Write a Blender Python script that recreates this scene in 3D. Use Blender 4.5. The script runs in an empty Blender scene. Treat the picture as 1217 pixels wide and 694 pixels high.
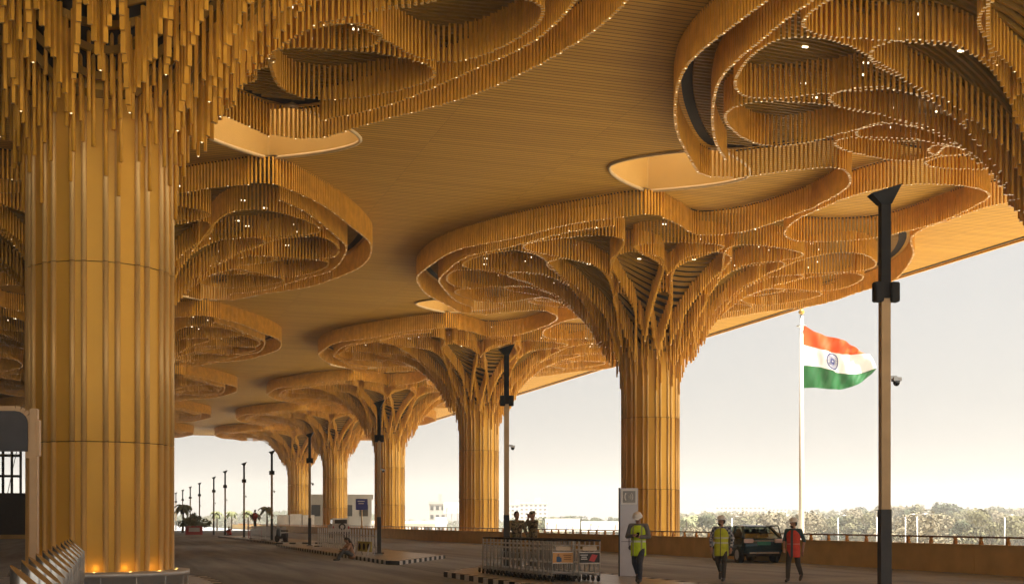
import bpy, bmesh, math, random
from mathutils import Vector, Matrix, Euler
from mathutils.geometry import delaunay_2d_cdt
R = math.radians
PI = math.pi
rnd = random.Random(7)
S = bpy.context.scene
COL = S.collection

# ------------------------------------------------------------------ materials
def mat(name, col, rough=.55, metal=0.0, var=.12, scale=3.0, bump=0.0, bscale=40.0, emit=None, estr=0, spec=.4, coord='Object'):
    m = bpy.data.materials.new(name); m.use_nodes = True
    nt = m.node_tree; N = nt.nodes; L = nt.links
    b = N['Principled BSDF']
    b.inputs['Roughness'].default_value = rough
    b.inputs['Metallic'].default_value = metal
    b.inputs['Specular IOR Level'].default_value = spec
    if var > 0:
        tc = N.new('ShaderNodeTexCoord')
        nz = N.new('ShaderNodeTexNoise'); nz.inputs['Scale'].default_value = scale; nz.inputs['Detail'].default_value = 6
        L.new(tc.outputs[coord], nz.inputs['Vector'])
        rp = N.new('ShaderNodeValToRGB')
        rp.color_ramp.elements[0].position = .3; rp.color_ramp.elements[1].position = .7
        rp.color_ramp.elements[0].color = [c*(1-var) for c in col] + [1]
        rp.color_ramp.elements[1].color = [min(1, c*(1+var)) for c in col] + [1]
        L.new(nz.outputs['Fac'], rp.inputs['Fac']); L.new(rp.outputs['Color'], b.inputs['Base Color'])
        if bump > 0:
            n2 = N.new('ShaderNodeTexNoise'); n2.inputs['Scale'].default_value = bscale; n2.inputs['Detail'].default_value = 4
            L.new(tc.outputs[coord], n2.inputs['Vector'])
            bp = N.new('ShaderNodeBump'); bp.inputs['Strength'].default_value = bump; bp.inputs['Distance'].default_value = .02
            L.new(n2.outputs['Fac'], bp.inputs['Height']); L.new(bp.outputs['Normal'], b.inputs['Normal'])
    else:
        b.inputs['Base Color'].default_value = list(col) + [1]
    if emit:
        b.inputs['Emission Color'].default_value = list(emit) + [1]
        b.inputs['Emission Strength'].default_value = estr
    m.diffuse_color = list(col) + [1]
    return m

def nodes(m): return m.node_tree.nodes, m.node_tree.links

GOLD = (.50, .245, .055)
M = {}
M['shaft'] = mat('gold_panel', (.71, .38, .052), .42, .3, .05, .7, spec=.35)
M['stick'] = mat('gold_baffle', (.66, .325, .034), .5, .1, .15, 2.2, spec=.25)
M['louvre'] = mat('shaded_gold_louvre', (.28, .148, .019), .6, .1, .15, 2.0, spec=.2)  # shade inside the canopy cells put into a darker gold
M['shaft_b'] = mat('gold_panel_pale', (.73, .41, .072), .45, .3, .05, .7, spec=.35)
M['shaft_c'] = mat('gold_panel_deep', (.65, .335, .042), .40, .3, .05, .7, spec=.35)
M['rib'] = mat('pale_gold_rib', (.74, .47, .17), .45, .2, .06, 1.0, spec=.35)
M['lit_tip'] = mat('gold_lit_tip', (.58, .36, .10), .35, .1, 0)  # light bounced off the ground, painted as a paler colour on baffle ends
M['lining'] = mat('dark_lining', (.018, .010, .004), .9, 0, .2, 2.0)  # near black: shade of the canopy void; also joint core, rail and groove
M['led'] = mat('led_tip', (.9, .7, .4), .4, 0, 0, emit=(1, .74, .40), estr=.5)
M['lamp'] = mat('downlight_glow', (.9, .8, .6), .4, 0, 0, emit=(1, .80, .5), estr=.9)
M['uplamp'] = mat('uplight_glow', (.9, .7, .4), .4, 0, 0, emit=(1, .62, .16), estr=.5)
M['steel'] = mat('brushed_steel', (.50, .48, .45), .24, .95, .14, 9, spec=.5)
M['steel_dark'] = mat('galvanised_steel', (.42, .41, .39), .4, .8, .15, 9)
M['reveal'] = mat('cream_reveal', (.50, .29, .07), .7, 0, .05, .7)
M['trim'] = mat('cream_trim', (.52, .36, .17), .5, 0, .04, 2)
M['black'] = mat('black_metal', (.010, .010, .010), .55, .0, .2, 5, spec=.2)
M['charcoal'] = mat('charcoal_paint', (.05, .05, .05), .6, 0, .15, 6, spec=.25)
M['tan'] = mat('bronze_pole', (.36, .23, .11), .42, .4, .10, 4)
M['beige'] = mat('beige_paint', (.55, .36, .19), .45, .1, .08, 3)
M['concrete'] = mat('concrete', (.36, .34, .31), .85, 0, .18, 3, .25, 30)
M['white'] = mat('white_paint', (.74, .72, .68), .6, 0, .10, 6)
M['kblack'] = mat('kerb_black', (.035, .034, .033), .7, 0, .3, 6)
M['kwhite'] = mat('kerb_white', (.66, .63, .58), .7, 0, .18, 6)
M['parapet'] = mat('ochre_wall', (.60, .39, .14), .7, 0, .14, 1.2, .1, 25)
M['rail'] = mat('bronze_rail', (.30, .15, .055), .4, .3, .1, 5)
M['bracket'] = mat('orange_bracket', (.58, .27, .07), .45, .2, .08, 5)
M['paving'] = None
M['rubber'] = mat('rubber', (.02, .02, .02), .8, 0, .2, 9)
M['glass'] = mat('dark_glass', (.02, .025, .028), .06, 0, 0, spec=.7)
M['skin'] = mat('skin', (.36, .19, .115), .5, 0, .1, 12)
M['hair'] = mat('hair', (.012, .010, .009), .55, 0, .2, 30)
M['jeans'] = mat('dark_jeans', (.045, .05, .068), .85, 0, .25, 14)
M['trouser'] = mat('dark_trousers', (.05, .045, .04), .85, 0, .25, 14)
M['shoe'] = mat('shoe', (.035, .03, .026), .6, 0, .2, 12)
M['greyshirt'] = mat('grey_shirt', (.13, .125, .13), .85, 0, .2, 15)
M['tealshirt'] = mat('teal_shirt', (.045, .085, .09), .85, 0, .2, 15)
M['helmet'] = mat('white_helmet', (.78, .74, .68), .3, 0, .05, 8)
M['eye'] = mat('eye_white', (.6, .58, .55), .3, 0, 0)
M['lip'] = mat('lip', (.16, .06, .045), .5, 0, 0)
M['bark'] = mat('bark', (.13, .10, .07), .9, 0, .25, 3)
M['asphalt'] = None

def bands(m, axis, lo_hi, col, noise=True):
    """own design of a garment: coloured bands across its local axis"""
    N, L = nodes(m); b = N['Principled BSDF']
    tc = N.new('ShaderNodeTexCoord'); sp = N.new('ShaderNodeSeparateXYZ'); L.new(tc.outputs['Object'], sp.inputs[0])
    src = b.inputs['Base Color'].links[0].from_socket
    fac = None
    for lo, hi in lo_hi:
        a = N.new('ShaderNodeMath'); a.operation = 'GREATER_THAN'; a.inputs[1].default_value = lo
        c = N.new('ShaderNodeMath'); c.operation = 'LESS_THAN'; c.inputs[1].default_value = hi
        L.new(sp.outputs[axis], a.inputs[0]); L.new(sp.outputs[axis], c.inputs[0])
        mu = N.new('ShaderNodeMath'); mu.operation = 'MULTIPLY'; L.new(a.outputs[0], mu.inputs[0]); L.new(c.outputs[0], mu.inputs[1])
        if fac is None: fac = mu.outputs[0]
        else:
            ad = N.new('ShaderNodeMath'); ad.operation = 'MAXIMUM'; L.new(fac, ad.inputs[0]); L.new(mu.outputs[0], ad.inputs[1]); fac = ad.outputs[0]
    mx = N.new('ShaderNodeMix'); mx.data_type = 'RGBA'
    L.new(fac, mx.inputs['Factor']); L.new(src, mx.inputs['A']); mx.inputs['B'].default_value = list(col) + [1]
    L.new(mx.outputs['Result'], b.inputs['Base Color'])
    return m
M['vest_lime'] = bands(mat('lime_vest', (.50, .66, .02), .7, 0, .10, 12), 'Z', [(1.0, 1.045), (1.13, 1.175)], (.62, .62, .5)); M['vest_lime'] = bands(M['vest_lime'], 'X', [(-.125, -.085), (.085, .125)], (.30, .33, .12))
M['vest_yellow'] = bands(mat('yellow_vest', (.55, .58, .03), .7, 0, .12, 12), 'Z', [(1.0, 1.045), (1.13, 1.175)], (.60, .60, .42)); M['vest_yellow'] = bands(M['vest_yellow'], 'X', [(-.012, .012)], (.10, .09, .04))
M['vest_red'] = bands(mat('red_vest', (.60, .055, .03), .7, 0, .12, 12), 'Z', [(1.03, 1.05)], (.62, .25, .2)); M['vest_red'] = bands(M['vest_red'], 'X', [(-.035, .035)], (.05, .075, .08))

def checker_mat(name, a, b_, scale):
    m = mat(name, a, .85, 0, 0); N, L = nodes(m)
    tc = N.new('ShaderNodeTexCoord'); ck = N.new('ShaderNodeTexChecker'); ck.inputs['Scale'].default_value = scale
    ck.inputs['Color1'].default_value = list(a)+[1]; ck.inputs['Color2'].default_value = list(b_)+[1]
    L.new(tc.outputs['Object'], ck.inputs['Vector']); L.new(ck.outputs['Color'], N['Principled BSDF'].inputs['Base Color'])
    return m
M['plaid'] = checker_mat('plaid_shirt', (.42, .43, .46), (.035, .045, .08), 16)
def camo(name):
    m = mat(name, (.1, .08, .05), .9, 0, .3, 14); N, L = nodes(m)
    rp = [n for n in N if n.type == 'VALTORGB'][0].color_ramp
    rp.interpolation = 'CONSTANT'
    rp.elements[0].position = 0; rp.elements[0].color = (.05, .042, .03, 1)
    rp.elements[1].position = .45; rp.elements[1].color = (.30, .23, .13, 1)
    e = rp.elements.new(.58); e.color = (.11, .115, .055, 1)
    return m
M['camo'] = camo('camouflage_cloth')

def ground_mat(name, c0, c1, scale, stretch=(1, 1, 1), rough=.85, bump=.3, bscale=60, patches=None):
    m = mat(name, c0, rough, 0, 0); N, L = nodes(m); b = N['Principled BSDF']
    tc = N.new('ShaderNodeTexCoord'); mp = N.new('ShaderNodeMapping'); mp.inputs['Scale'].default_value = stretch
    L.new(tc.outputs['Object'], mp.inputs[0])
    n1 = N.new('ShaderNodeTexNoise'); n1.inputs['Scale'].default_value = scale; n1.inputs['Detail'].default_value = 8; n1.inputs['Roughness'].default_value = .65
    L.new(mp.outputs[0], n1.inputs['Vector'])
    rp = N.new('ShaderNodeValToRGB'); e = rp.color_ramp.elements
    e[0].position = .32; e[1].position = .68; e[0].color = list(c0)+[1]; e[1].color = list(c1)+[1]
    L.new(n1.outputs['Fac'], rp.inputs['Fac'])
    n2 = N.new('ShaderNodeTexNoise'); n2.inputs['Scale'].default_value = bscale; n2.inputs['Detail'].default_value = 3
    L.new(tc.outputs['Object'], n2.inputs['Vector'])
    mx = N.new('ShaderNodeMix'); mx.data_type = 'RGBA'; mx.blend_type = 'OVERLAY'; mx.inputs['Factor'].default_value = .35
    L.new(rp.outputs['Color'], mx.inputs['A']); L.new(n2.outputs['Color'], mx.inputs['B'])
    bw = N.new('ShaderNodeHueSaturation'); bw.inputs['Saturation'].default_value = .8
    L.new(mx.outputs['Result'], bw.inputs['Color'])
    L.new(bw.outputs['Color'], b.inputs['Base Color'])
    bp = N.new('ShaderNodeBump'); bp.inputs['Strength'].default_value = bump; bp.inputs['Distance'].default_value = .01
    L.new(n2.outputs['Fac'], bp.inputs['Height']); L.new(bp.outputs['Normal'], b.inputs['Normal'])
    return m
M['asphalt'] = ground_mat('asphalt', (.17, .172, .172), (.38, .382, .378), .55, (1.6, .12, 1), .82, .35, 45)
M['terrain'] = ground_mat('dry_ground', (.40, .35, .25), (.56, .50, .38), .03, (1, 1, 1), .95, .2, 2)

def tile_mat(name, c, mortar, size, rough=.45):
    m = mat(name, c, rough, 0, 0); N, L = nodes(m); b = N['Principled BSDF']
    tc = N.new('ShaderNodeTexCoord'); br = N.new('ShaderNodeTexBrick')
    br.offset = 0; br.inputs['Scale'].default_value = 1.0/size
    br.inputs['Brick Width'].default_value = 1; br.inputs['Row Height'].default_value = 1
    br.inputs['Mortar Size'].default_value = .02
    br.inputs['Color1'].default_value = list(c)+[1]; br.inputs['Color2'].default_value = [v*.86 for v in c]+[1]
    br.inputs['Mortar'].default_value = list(mortar)+[1]
    L.new(tc.outputs['Object'], br.inputs['Vector'])
    nz = N.new('ShaderNodeTexNoise'); nz.inputs['Scale'].default_value = 1.2; nz.inputs['Detail'].default_value = 6
    L.new(tc.outputs['Object'], nz.inputs['Vector'])
    mx = N.new('ShaderNodeMix'); mx.data_type = 'RGBA'; mx.blend_type = 'SOFT_LIGHT'; mx.inputs['Factor'].default_value = .5
    L.new(br.outputs['Color'], mx.inputs['A']); L.new(nz.outputs['Fac'], mx.inputs['B'])
    L.new(mx.outputs['Result'], b.inputs['Base Color'])
    return m
M['paving'] = tile_mat('granite_paving', (.38, .35, .31), (.16, .15, .13), .6, .32)

def soffit_mat():
    m = mat('soffit_battens', (.42, .22, .055), .7, 0, 0, spec=.12); N, L = nodes(m); b = N['Principled BSDF']
    tc = N.new('ShaderNodeTexCoord'); sp = N.new('ShaderNodeSeparateXYZ'); L.new(tc.outputs['Object'], sp.inputs[0])
    def mth(op, a, v=None):
        n = N.new('ShaderNodeMath'); n.operation = op
        L.new(a, n.inputs[0])
        if v is not None:
            if hasattr(v, 'is_output'): L.new(v, n.inputs[1])
            else: n.inputs[1].default_value = v
        return n.outputs[0]
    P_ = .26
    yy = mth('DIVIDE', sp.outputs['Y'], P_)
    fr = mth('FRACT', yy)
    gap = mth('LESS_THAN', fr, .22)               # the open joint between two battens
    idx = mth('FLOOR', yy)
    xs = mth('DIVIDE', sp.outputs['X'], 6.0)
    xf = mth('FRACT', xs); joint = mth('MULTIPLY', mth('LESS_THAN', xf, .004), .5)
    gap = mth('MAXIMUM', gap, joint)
    xi = mth('FLOOR', xs)
    cb = N.new('ShaderNodeCombineXYZ'); L.new(idx, cb.inputs[0]); L.new(xi, cb.inputs[1])
    wn = N.new('ShaderNodeTexWhiteNoise'); L.new(cb.outputs[0], wn.inputs['Vector'])
    rp = N.new('ShaderNodeValToRGB'); e = rp.color_ramp.elements
    e[0].color = (.49, .250, .032, 1); e[1].color = (.59, .31, .042, 1)
    L.new(wn.outputs['Value'], rp.inputs['Fac'])
    mx = N.new('ShaderNodeMix'); mx.data_type = 'RGBA'
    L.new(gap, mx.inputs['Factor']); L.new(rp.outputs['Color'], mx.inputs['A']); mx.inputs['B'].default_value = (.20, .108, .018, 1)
    L.new(mx.outputs['Result'], b.inputs['Base Color'])
    inv = mth('SUBTRACT', gap, 0.0)
    bp = N.new('ShaderNodeBump'); bp.inputs['Strength'].default_value = .6; bp.inputs['Distance'].default_value = .04; bp.invert = True
    L.new(gap, bp.inputs['Height']); L.new(bp.outputs['Normal'], b.inputs['Normal'])
    return m
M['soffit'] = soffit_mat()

def sky_glass():
    m = bpy.data.materials.new('milky_skylight'); m.use_nodes = True
    N, L = nodes(m); N.remove(N['Principled BSDF'])
    t = N.new('ShaderNodeBsdfTranslucent'); t.inputs['Color'].default_value = (.75, .72, .66, 1)
    L.new(t.outputs[0], N['Material Output'].inputs['Surface'])
    return m
M['milky'] = sky_glass()

# ------------------------------------------------------------------ mesh builder
class MB:
    def __init__(s): s.v = []; s.f = []; s.m = []; s.sm = []
    def add(s, vs, fs, mi=0, smooth=False):
        o = len(s.v); s.v += [tuple(p) for p in vs]
        for f in fs: s.f.append([o+i for i in f]); s.m.append(mi); s.sm.append(smooth)
    def box(s, c, d, rz=0, mi=0, bot=None, top=None, rx=0, ry=0):
        hx, hy, hz = d[0]/2, d[1]/2, d[2]/2
        P = [(-hx,-hy,-hz),(hx,-hy,-hz),(hx,hy,-hz),(-hx,hy,-hz),(-hx,-hy,hz),(hx,-hy,hz),(hx,hy,hz),(-hx,hy,hz)]
        if rx or ry:
            mt = Euler((rx, ry, rz)).to_matrix(); P = [tuple(mt @ Vector(p)) for p in P]
        elif rz:
            a, b = math.cos(rz), math.sin(rz); P = [(x*a-y*b, x*b+y*a, z) for x, y, z in P]
        o = len(s.v); s.v += [(p[0]+c[0], p[1]+c[1], p[2]+c[2]) for p in P]
        for i, f in enumerate(((0,3,2,1),(4,5,6,7),(0,1,5,4),(1,2,6,5),(2,3,7,6),(3,0,4,7))):
            s.f.append([o+k for k in f]); s.m.append(bot if (i == 0 and bot is not None) else (top if (i == 1 and top is not None) else mi)); s.sm.append(False)
    def bar(s, a, b, w, d=None, mi=0):
        """square bar from a to b"""
        a = Vector(a); b = Vector(b); d = d or w
        t = (b-a).normalized(); up = Vector((0,0,1)) if abs(t.z) < .9 else Vector((1,0,0))
        x = t.cross(up).normalized(); y = x.cross(t)
        vs = []
        for p in (a, b):
            for i, j in ((-1,-1),(1,-1),(1,1),(-1,1)): vs.append(p + x*(i*w/2) + y*(j*d/2))
        s.add(vs, [(0,1,2,3),(7,6,5,4),(0,4,5,1),(1,5,6,2),(2,6,7,3),(3,7,4,0)], mi)
    def tube(s, pts, r, n=8, mi=0, cap=True, smooth=True):
        pts = [Vector(p) for p in pts]; rs = r if isinstance(r, (list, tuple)) else [r]*len(pts)
        o = len(s.v); k = len(pts)
        prevx = None
        for i, p in enumerate(pts):
            t = (pts[min(i+1, k-1)] - pts[max(i-1, 0)]).normalized()
            if prevx is None:
                up = Vector((0,0,1)) if abs(t.z) < .9 else Vector((1,0,0))
                x = t.cross(up).normalized()
            else: x = (prevx - t*prevx.dot(t)).normalized()
            prevx = x; y = t.cross(x)
            for j in range(n):
                a = 2*PI*j/n; s.v.append(tuple(p + x*(math.cos(a)*rs[i]) + y*(math.sin(a)*rs[i])))
        for i in range(k-1):
            for j in range(n):
                j2 = (j+1) % n
                s.f.append([o+i*n+j, o+i*n+j2, o+(i+1)*n+j2, o+(i+1)*n+j]); s.m.append(mi); s.sm.append(smooth)
        if cap:
            s.f.append([o+j for j in reversed(range(n))]); s.m.append(mi); s.sm.append(False)
            s.f.append([o+(k-1)*n+j for j in range(n)]); s.m.append(mi); s.sm.append(False)
    def lathe(s, prof, n=24, mi=0, c=(0,0,0), smooth=True, cap=True):
        o = len(s.v); k = len(prof)
        for r, z in prof:
            for j in range(n):
                a = 2*PI*j/n; s.v.append((c[0]+r*math.cos(a), c[1]+r*math.sin(a), c[2]+z))
        for i in range(k-1):
            for j in range(n):
                j2 = (j+1) % n; s.f.append([o+i*n+j, o+i*n+j2, o+(i+1)*n+j2, o+(i+1)*n+j]); s.m.append(mi); s.sm.append(smooth)
        if cap:
            s.f.append([o+j for j in reversed(range(n))]); s.m.append(mi); s.sm.append(False)
            s.f.append([o+(k-1)*n+j for j in range(n)]); s.m.append(mi); s.sm.append(False)
    def ball(s, c, r, n=12, k=8, mi=0):
        rx, ry, rz = r if isinstance(r, (list, tuple)) else (r, r, r)
        vs = [(c[0], c[1], c[2]-rz)]; fs = []
        for i in range(1, k):
            th = -PI/2 + PI*i/k
            for j in range(n):
                a = 2*PI*j/n; vs.append((c[0]+rx*math.cos(th)*math.cos(a), c[1]+ry*math.cos(th)*math.sin(a), c[2]+rz*math.sin(th)))
        vs.append((c[0], c[1], c[2]+rz)); T = len(vs)-1
        for j in range(n):
            j2 = (j+1) % n; fs.append((0, 1+j2, 1+j)); fs.append((T, T-n+j, T-n+j2))
            for i in range(k-2): fs.append((1+i*n+j, 1+i*n+j2, 1+(i+1)*n+j2, 1+(i+1)*n+j))
        s.add(vs, fs, mi, True)
    def prism(s, poly, z0, z1, mi=0, top=None):
        n = len(poly); vs = [(x, y, z0) for x, y in poly] + [(x, y, z1) for x, y in poly]
        s.add(vs, [tuple(reversed(range(n)))], mi); o = len(s.v)-2*n
        s.f.append([o+n+i for i in range(n)]); s.m.append(mi if top is None else top); s.sm.append(False)
        for i in range(n):
            j = (i+1) % n; s.f.append([o+i, o+j, o+n+j, o+n+i]); s.m.append(mi); s.sm.append(False)
    def side(s, prof, x0, x1, mi=0):
        """(y,z) outline extruded along x"""
        n = len(prof); s.add([(x0, y, z) for y, z in prof] + [(x1, y, z) for y, z in prof],
              [tuple(range(n)), tuple(reversed(range(n, 2*n)))] + [(i, n+i, n+(i+1) % n, (i+1) % n) for i in range(n)], mi)
    def mesh(s, name, mats):
        me = bpy.data.meshes.new(name); me.from_pydata(s.v, [], s.f)
        for m in (mats if isinstance(mats, (list, tuple)) else [mats]): me.materials.append(m)
        me.polygons.foreach_set('material_index', s.m); me.polygons.foreach_set('use_smooth', s.sm); me.update()
        return me
    def build(s, name, mats, parent=None, fix=False):
        me = s.mesh(name, mats)
        if fix:
            bm = bmesh.new(); bm.from_mesh(me); bmesh.ops.recalc_face_normals(bm, faces=bm.faces); bm.to_mesh(me); bm.free()
        o = bpy.data.objects.new(name, me); COL.objects.link(o)
        if parent: o.parent = parent
        return o

def tag(o, label=None, cat=None, group=None, kind=None):
    if label: o['label'] = label
    if cat: o['category'] = cat
    if group: o['group'] = group
    if kind: o['kind'] = kind
    return o
def thing(name, label, cat, loc=(0,0,0), rz=0, group=None):
    o = bpy.data.objects.new(name, None); COL.objects.link(o); o.location = loc; o.rotation_euler = (0,0,rz); o.empty_display_size = .2
    return tag(o, label, cat, group)
def kids(o): return [c for c in COL.objects if c.parent == o]
def dup(o, loc=None, rz=None, label=None, parent=None, keep=None):
    c = o.copy(); COL.objects.link(c)
    if parent: c.parent = parent
    if loc is not None: c.location = loc
    if rz is not None: c.rotation_euler = (0,0,rz)
    if label: c['label'] = label
    for ch in list(o.children):
        if keep and not keep(ch): continue
        dup(ch, parent=c)
    return c
def bevel(o, w, seg=2):
    bm = bmesh.new(); bm.from_mesh(o.data)
    es = [e for e in bm.edges if len(e.link_faces) == 2 and e.calc_face_angle(0) > .5]
    bmesh.ops.bevel(bm, geom=es, offset=w, segments=seg, affect='EDGES', clamp_overlap=True); bm.to_mesh(o.data); bm.free()
    return o

# ------------------------------------------------------------------ layout
CEIL = 16.5
ROWX = {'right': 29.5, 'left': -.13}
Y0, DY = 31.3, 34.8
NK = 6
X_EDGE = 45.9
ROOF_Y0, ROOF_Y1 = -4.0, 223.0  # unseen near end of the roof carried behind the camera to cut front light
PAR_X = 26.1

# ------------------------------------------------------------------ lotus column
def catmull(pts, closed=False, n=8):
    out = []; k = len(pts)
    rng = range(k) if closed else range(k-1)
    for i in rng:
        if closed: p0, p1, p2, p3 = pts[(i-1) % k], pts[i], pts[(i+1) % k], pts[(i+2) % k]
        else: p0, p1, p2, p3 = pts[max(i-1, 0)], pts[i], pts[i+1], pts[min(i+2, k-1)]
        for j in range(n):
            t = j/n
            out.append(tuple(.5*((2*b) + (-a+c)*t + (2*a-5*b+4*c-d)*t*t + (-a+3*b-3*c+d)*t**3) for a, b, c, d in zip(p0, p1, p2, p3)))
    if not closed: out.append(tuple(pts[-1]))
    return out
def interp(tab, r):
    if r <= tab[0][0]: return tab[0][1]
    for (a, za), (b, zb) in zip(tab, tab[1:]):
        if r <= b: return za + (zb-za)*(r-a)/(b-a)
    return tab[-1][1]
ZB = [(1.7, 8.9), (2.0, 9.7), (2.3, 10.5), (2.7, 11.35), (3.0, 11.9), (3.5, 12.65), (4, 13.25), (4.5, 13.75), (5.5, 14.5), (7, 15.05), (9, 15.3), (11, 15.36), (14, 15.36)]
ZL = [(1.7, 11.2), (2.3, 12.3), (3, 13.3), (3.5, 13.9), (4, 14.42), (5, 15.22), (6, 15.8), (7.5, 16.25), (9, 16.45), (11, 16.52), (16, 16.55)]
zbot = lambda r: interp(ZB, r)
zlou = lambda r: interp(ZL, r)
def resample(pts, pitch, closed=False):
    P = [Vector(p) for p in pts]
    if closed: P.append(P[0])
    out = []; d = 0.0; nxt = 0.0
    for a, b in zip(P, P[1:]):
        l = (b-a).length
        if l < 1e-6: continue
        while nxt <= d+l:
            t = (nxt-d)/l; out.append((a+(b-a)*t, (b-a)/l)); nxt += pitch
        d += l
    return out

# core outline of the soffit hole, road side = -x
half_front = [(-7.4, -13.6), (-5.9, -14.1), (-4.2, -12.7), (-2.6, -11.4), (0, -11.6), (2.4, -12.0), (4.5, -12.3), (6.4, -13.0), (9.5, -11.0), (12.0, -7.0), (13.2, -3.5)]
road = [(-9.8, -10.2), (-11.65, -6.7), (-12.8, -3.5)]
core = [(-13.1, 0)] + [p for p in reversed(road)] + half_front + [(13.5, 0)] + [(x, -y) for x, y in reversed(half_front)] + [(x, -y) for x, y in road]
core_s = catmull(core, True, 5)
def polar_r(poly, a):
    dx, dy = math.cos(a), math.sin(a); best = 0
    k = len(poly)
    for i in range(k):
        (x0, y0), (x1, y1) = poly[i], poly[(i+1) % k]
        ex, ey = x1-x0, y1-y0; den = dx*ey - dy*ex
        if abs(den) < 1e-9: continue
        t = (x0*ey - y0*ex)/den; u = (x0*dy - y0*dx)/den
        if t > 0 and -1e-6 <= u <= 1+1e-6: best = max(best, t)
    return best

PITCH = .172
USED = {}
def curtain(name, pts, parent, closed=True, rim=False, led=True, pitch=PITCH, top=None, rr=None):
    mb = MB(); rr = rr or random.Random(len(pts)*7 + int(pts[0][0]*100))
    for i, (p, t) in enumerate(resample(pts, pitch, closed)):
        r = math.hypot(p.x, p.y)
        if rim: zb = 15.32 + .06*math.sin(i*.13); zt = CEIL - .03
        else: zb = zbot(r); zt = max(zlou(r) - .02, zb+.9)
        cell = (int(p.x/.13), int(p.y/.13))
        if any((cell[0]+dx, cell[1]+dy) in USED and (USED[(cell[0]+dx, cell[1]+dy)]-p).length < (.11 if r < 3.6 else .06) for dx in (-1, 0, 1) for dy in (-1, 0, 1)): continue
        USED[cell] = p
        zb += rr.uniform(-.02, .02) if r > 3.3 else rr.uniform(-.10, .10) - .22*((i*2) % 5)/4
        a = math.atan2(t.y, t.x)
        mb.box((p.x, p.y, (zb+zt)/2), (.066, .105, zt-zb), a, 0, bot=3)
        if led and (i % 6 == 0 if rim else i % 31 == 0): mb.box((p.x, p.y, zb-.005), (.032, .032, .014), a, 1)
    # the slim carrier rail the baffles hang from
    if rim:
        for (p, t), (q, u) in zip(resample(pts, .8, closed), resample(pts, .8, closed)[1:]):
            mb.bar((p.x, p.y, CEIL-.06), (q.x, q.y, CEIL-.06), .05, .05, 2)
    return mb.build(name, [M['stick'], M['led'], M['lining'], M['lit_tip']], parent)

def petal(phi, r0, r1, W, a, b=.5, n=44):
    tp = a/(a+b); norm = tp**a * (1-tp)**b
    L_, R_ = [], []
    for i in range(n+1):
        u = i/n; t = 1-(1-u)**2 if u > 0 else 0           # denser toward the round end
        r = r0 + (r1-r0)*t; h = W*(t**a)*((1-t)**b)/norm
        c_, s_ = math.cos(phi), math.sin(phi)
        L_.append((r*c_ - h*s_, r*s_ + h*c_)); R_.append((r*c_ + h*s_, r*s_ - h*c_))
    return L_ + R_[::-1][1:-1]

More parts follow.
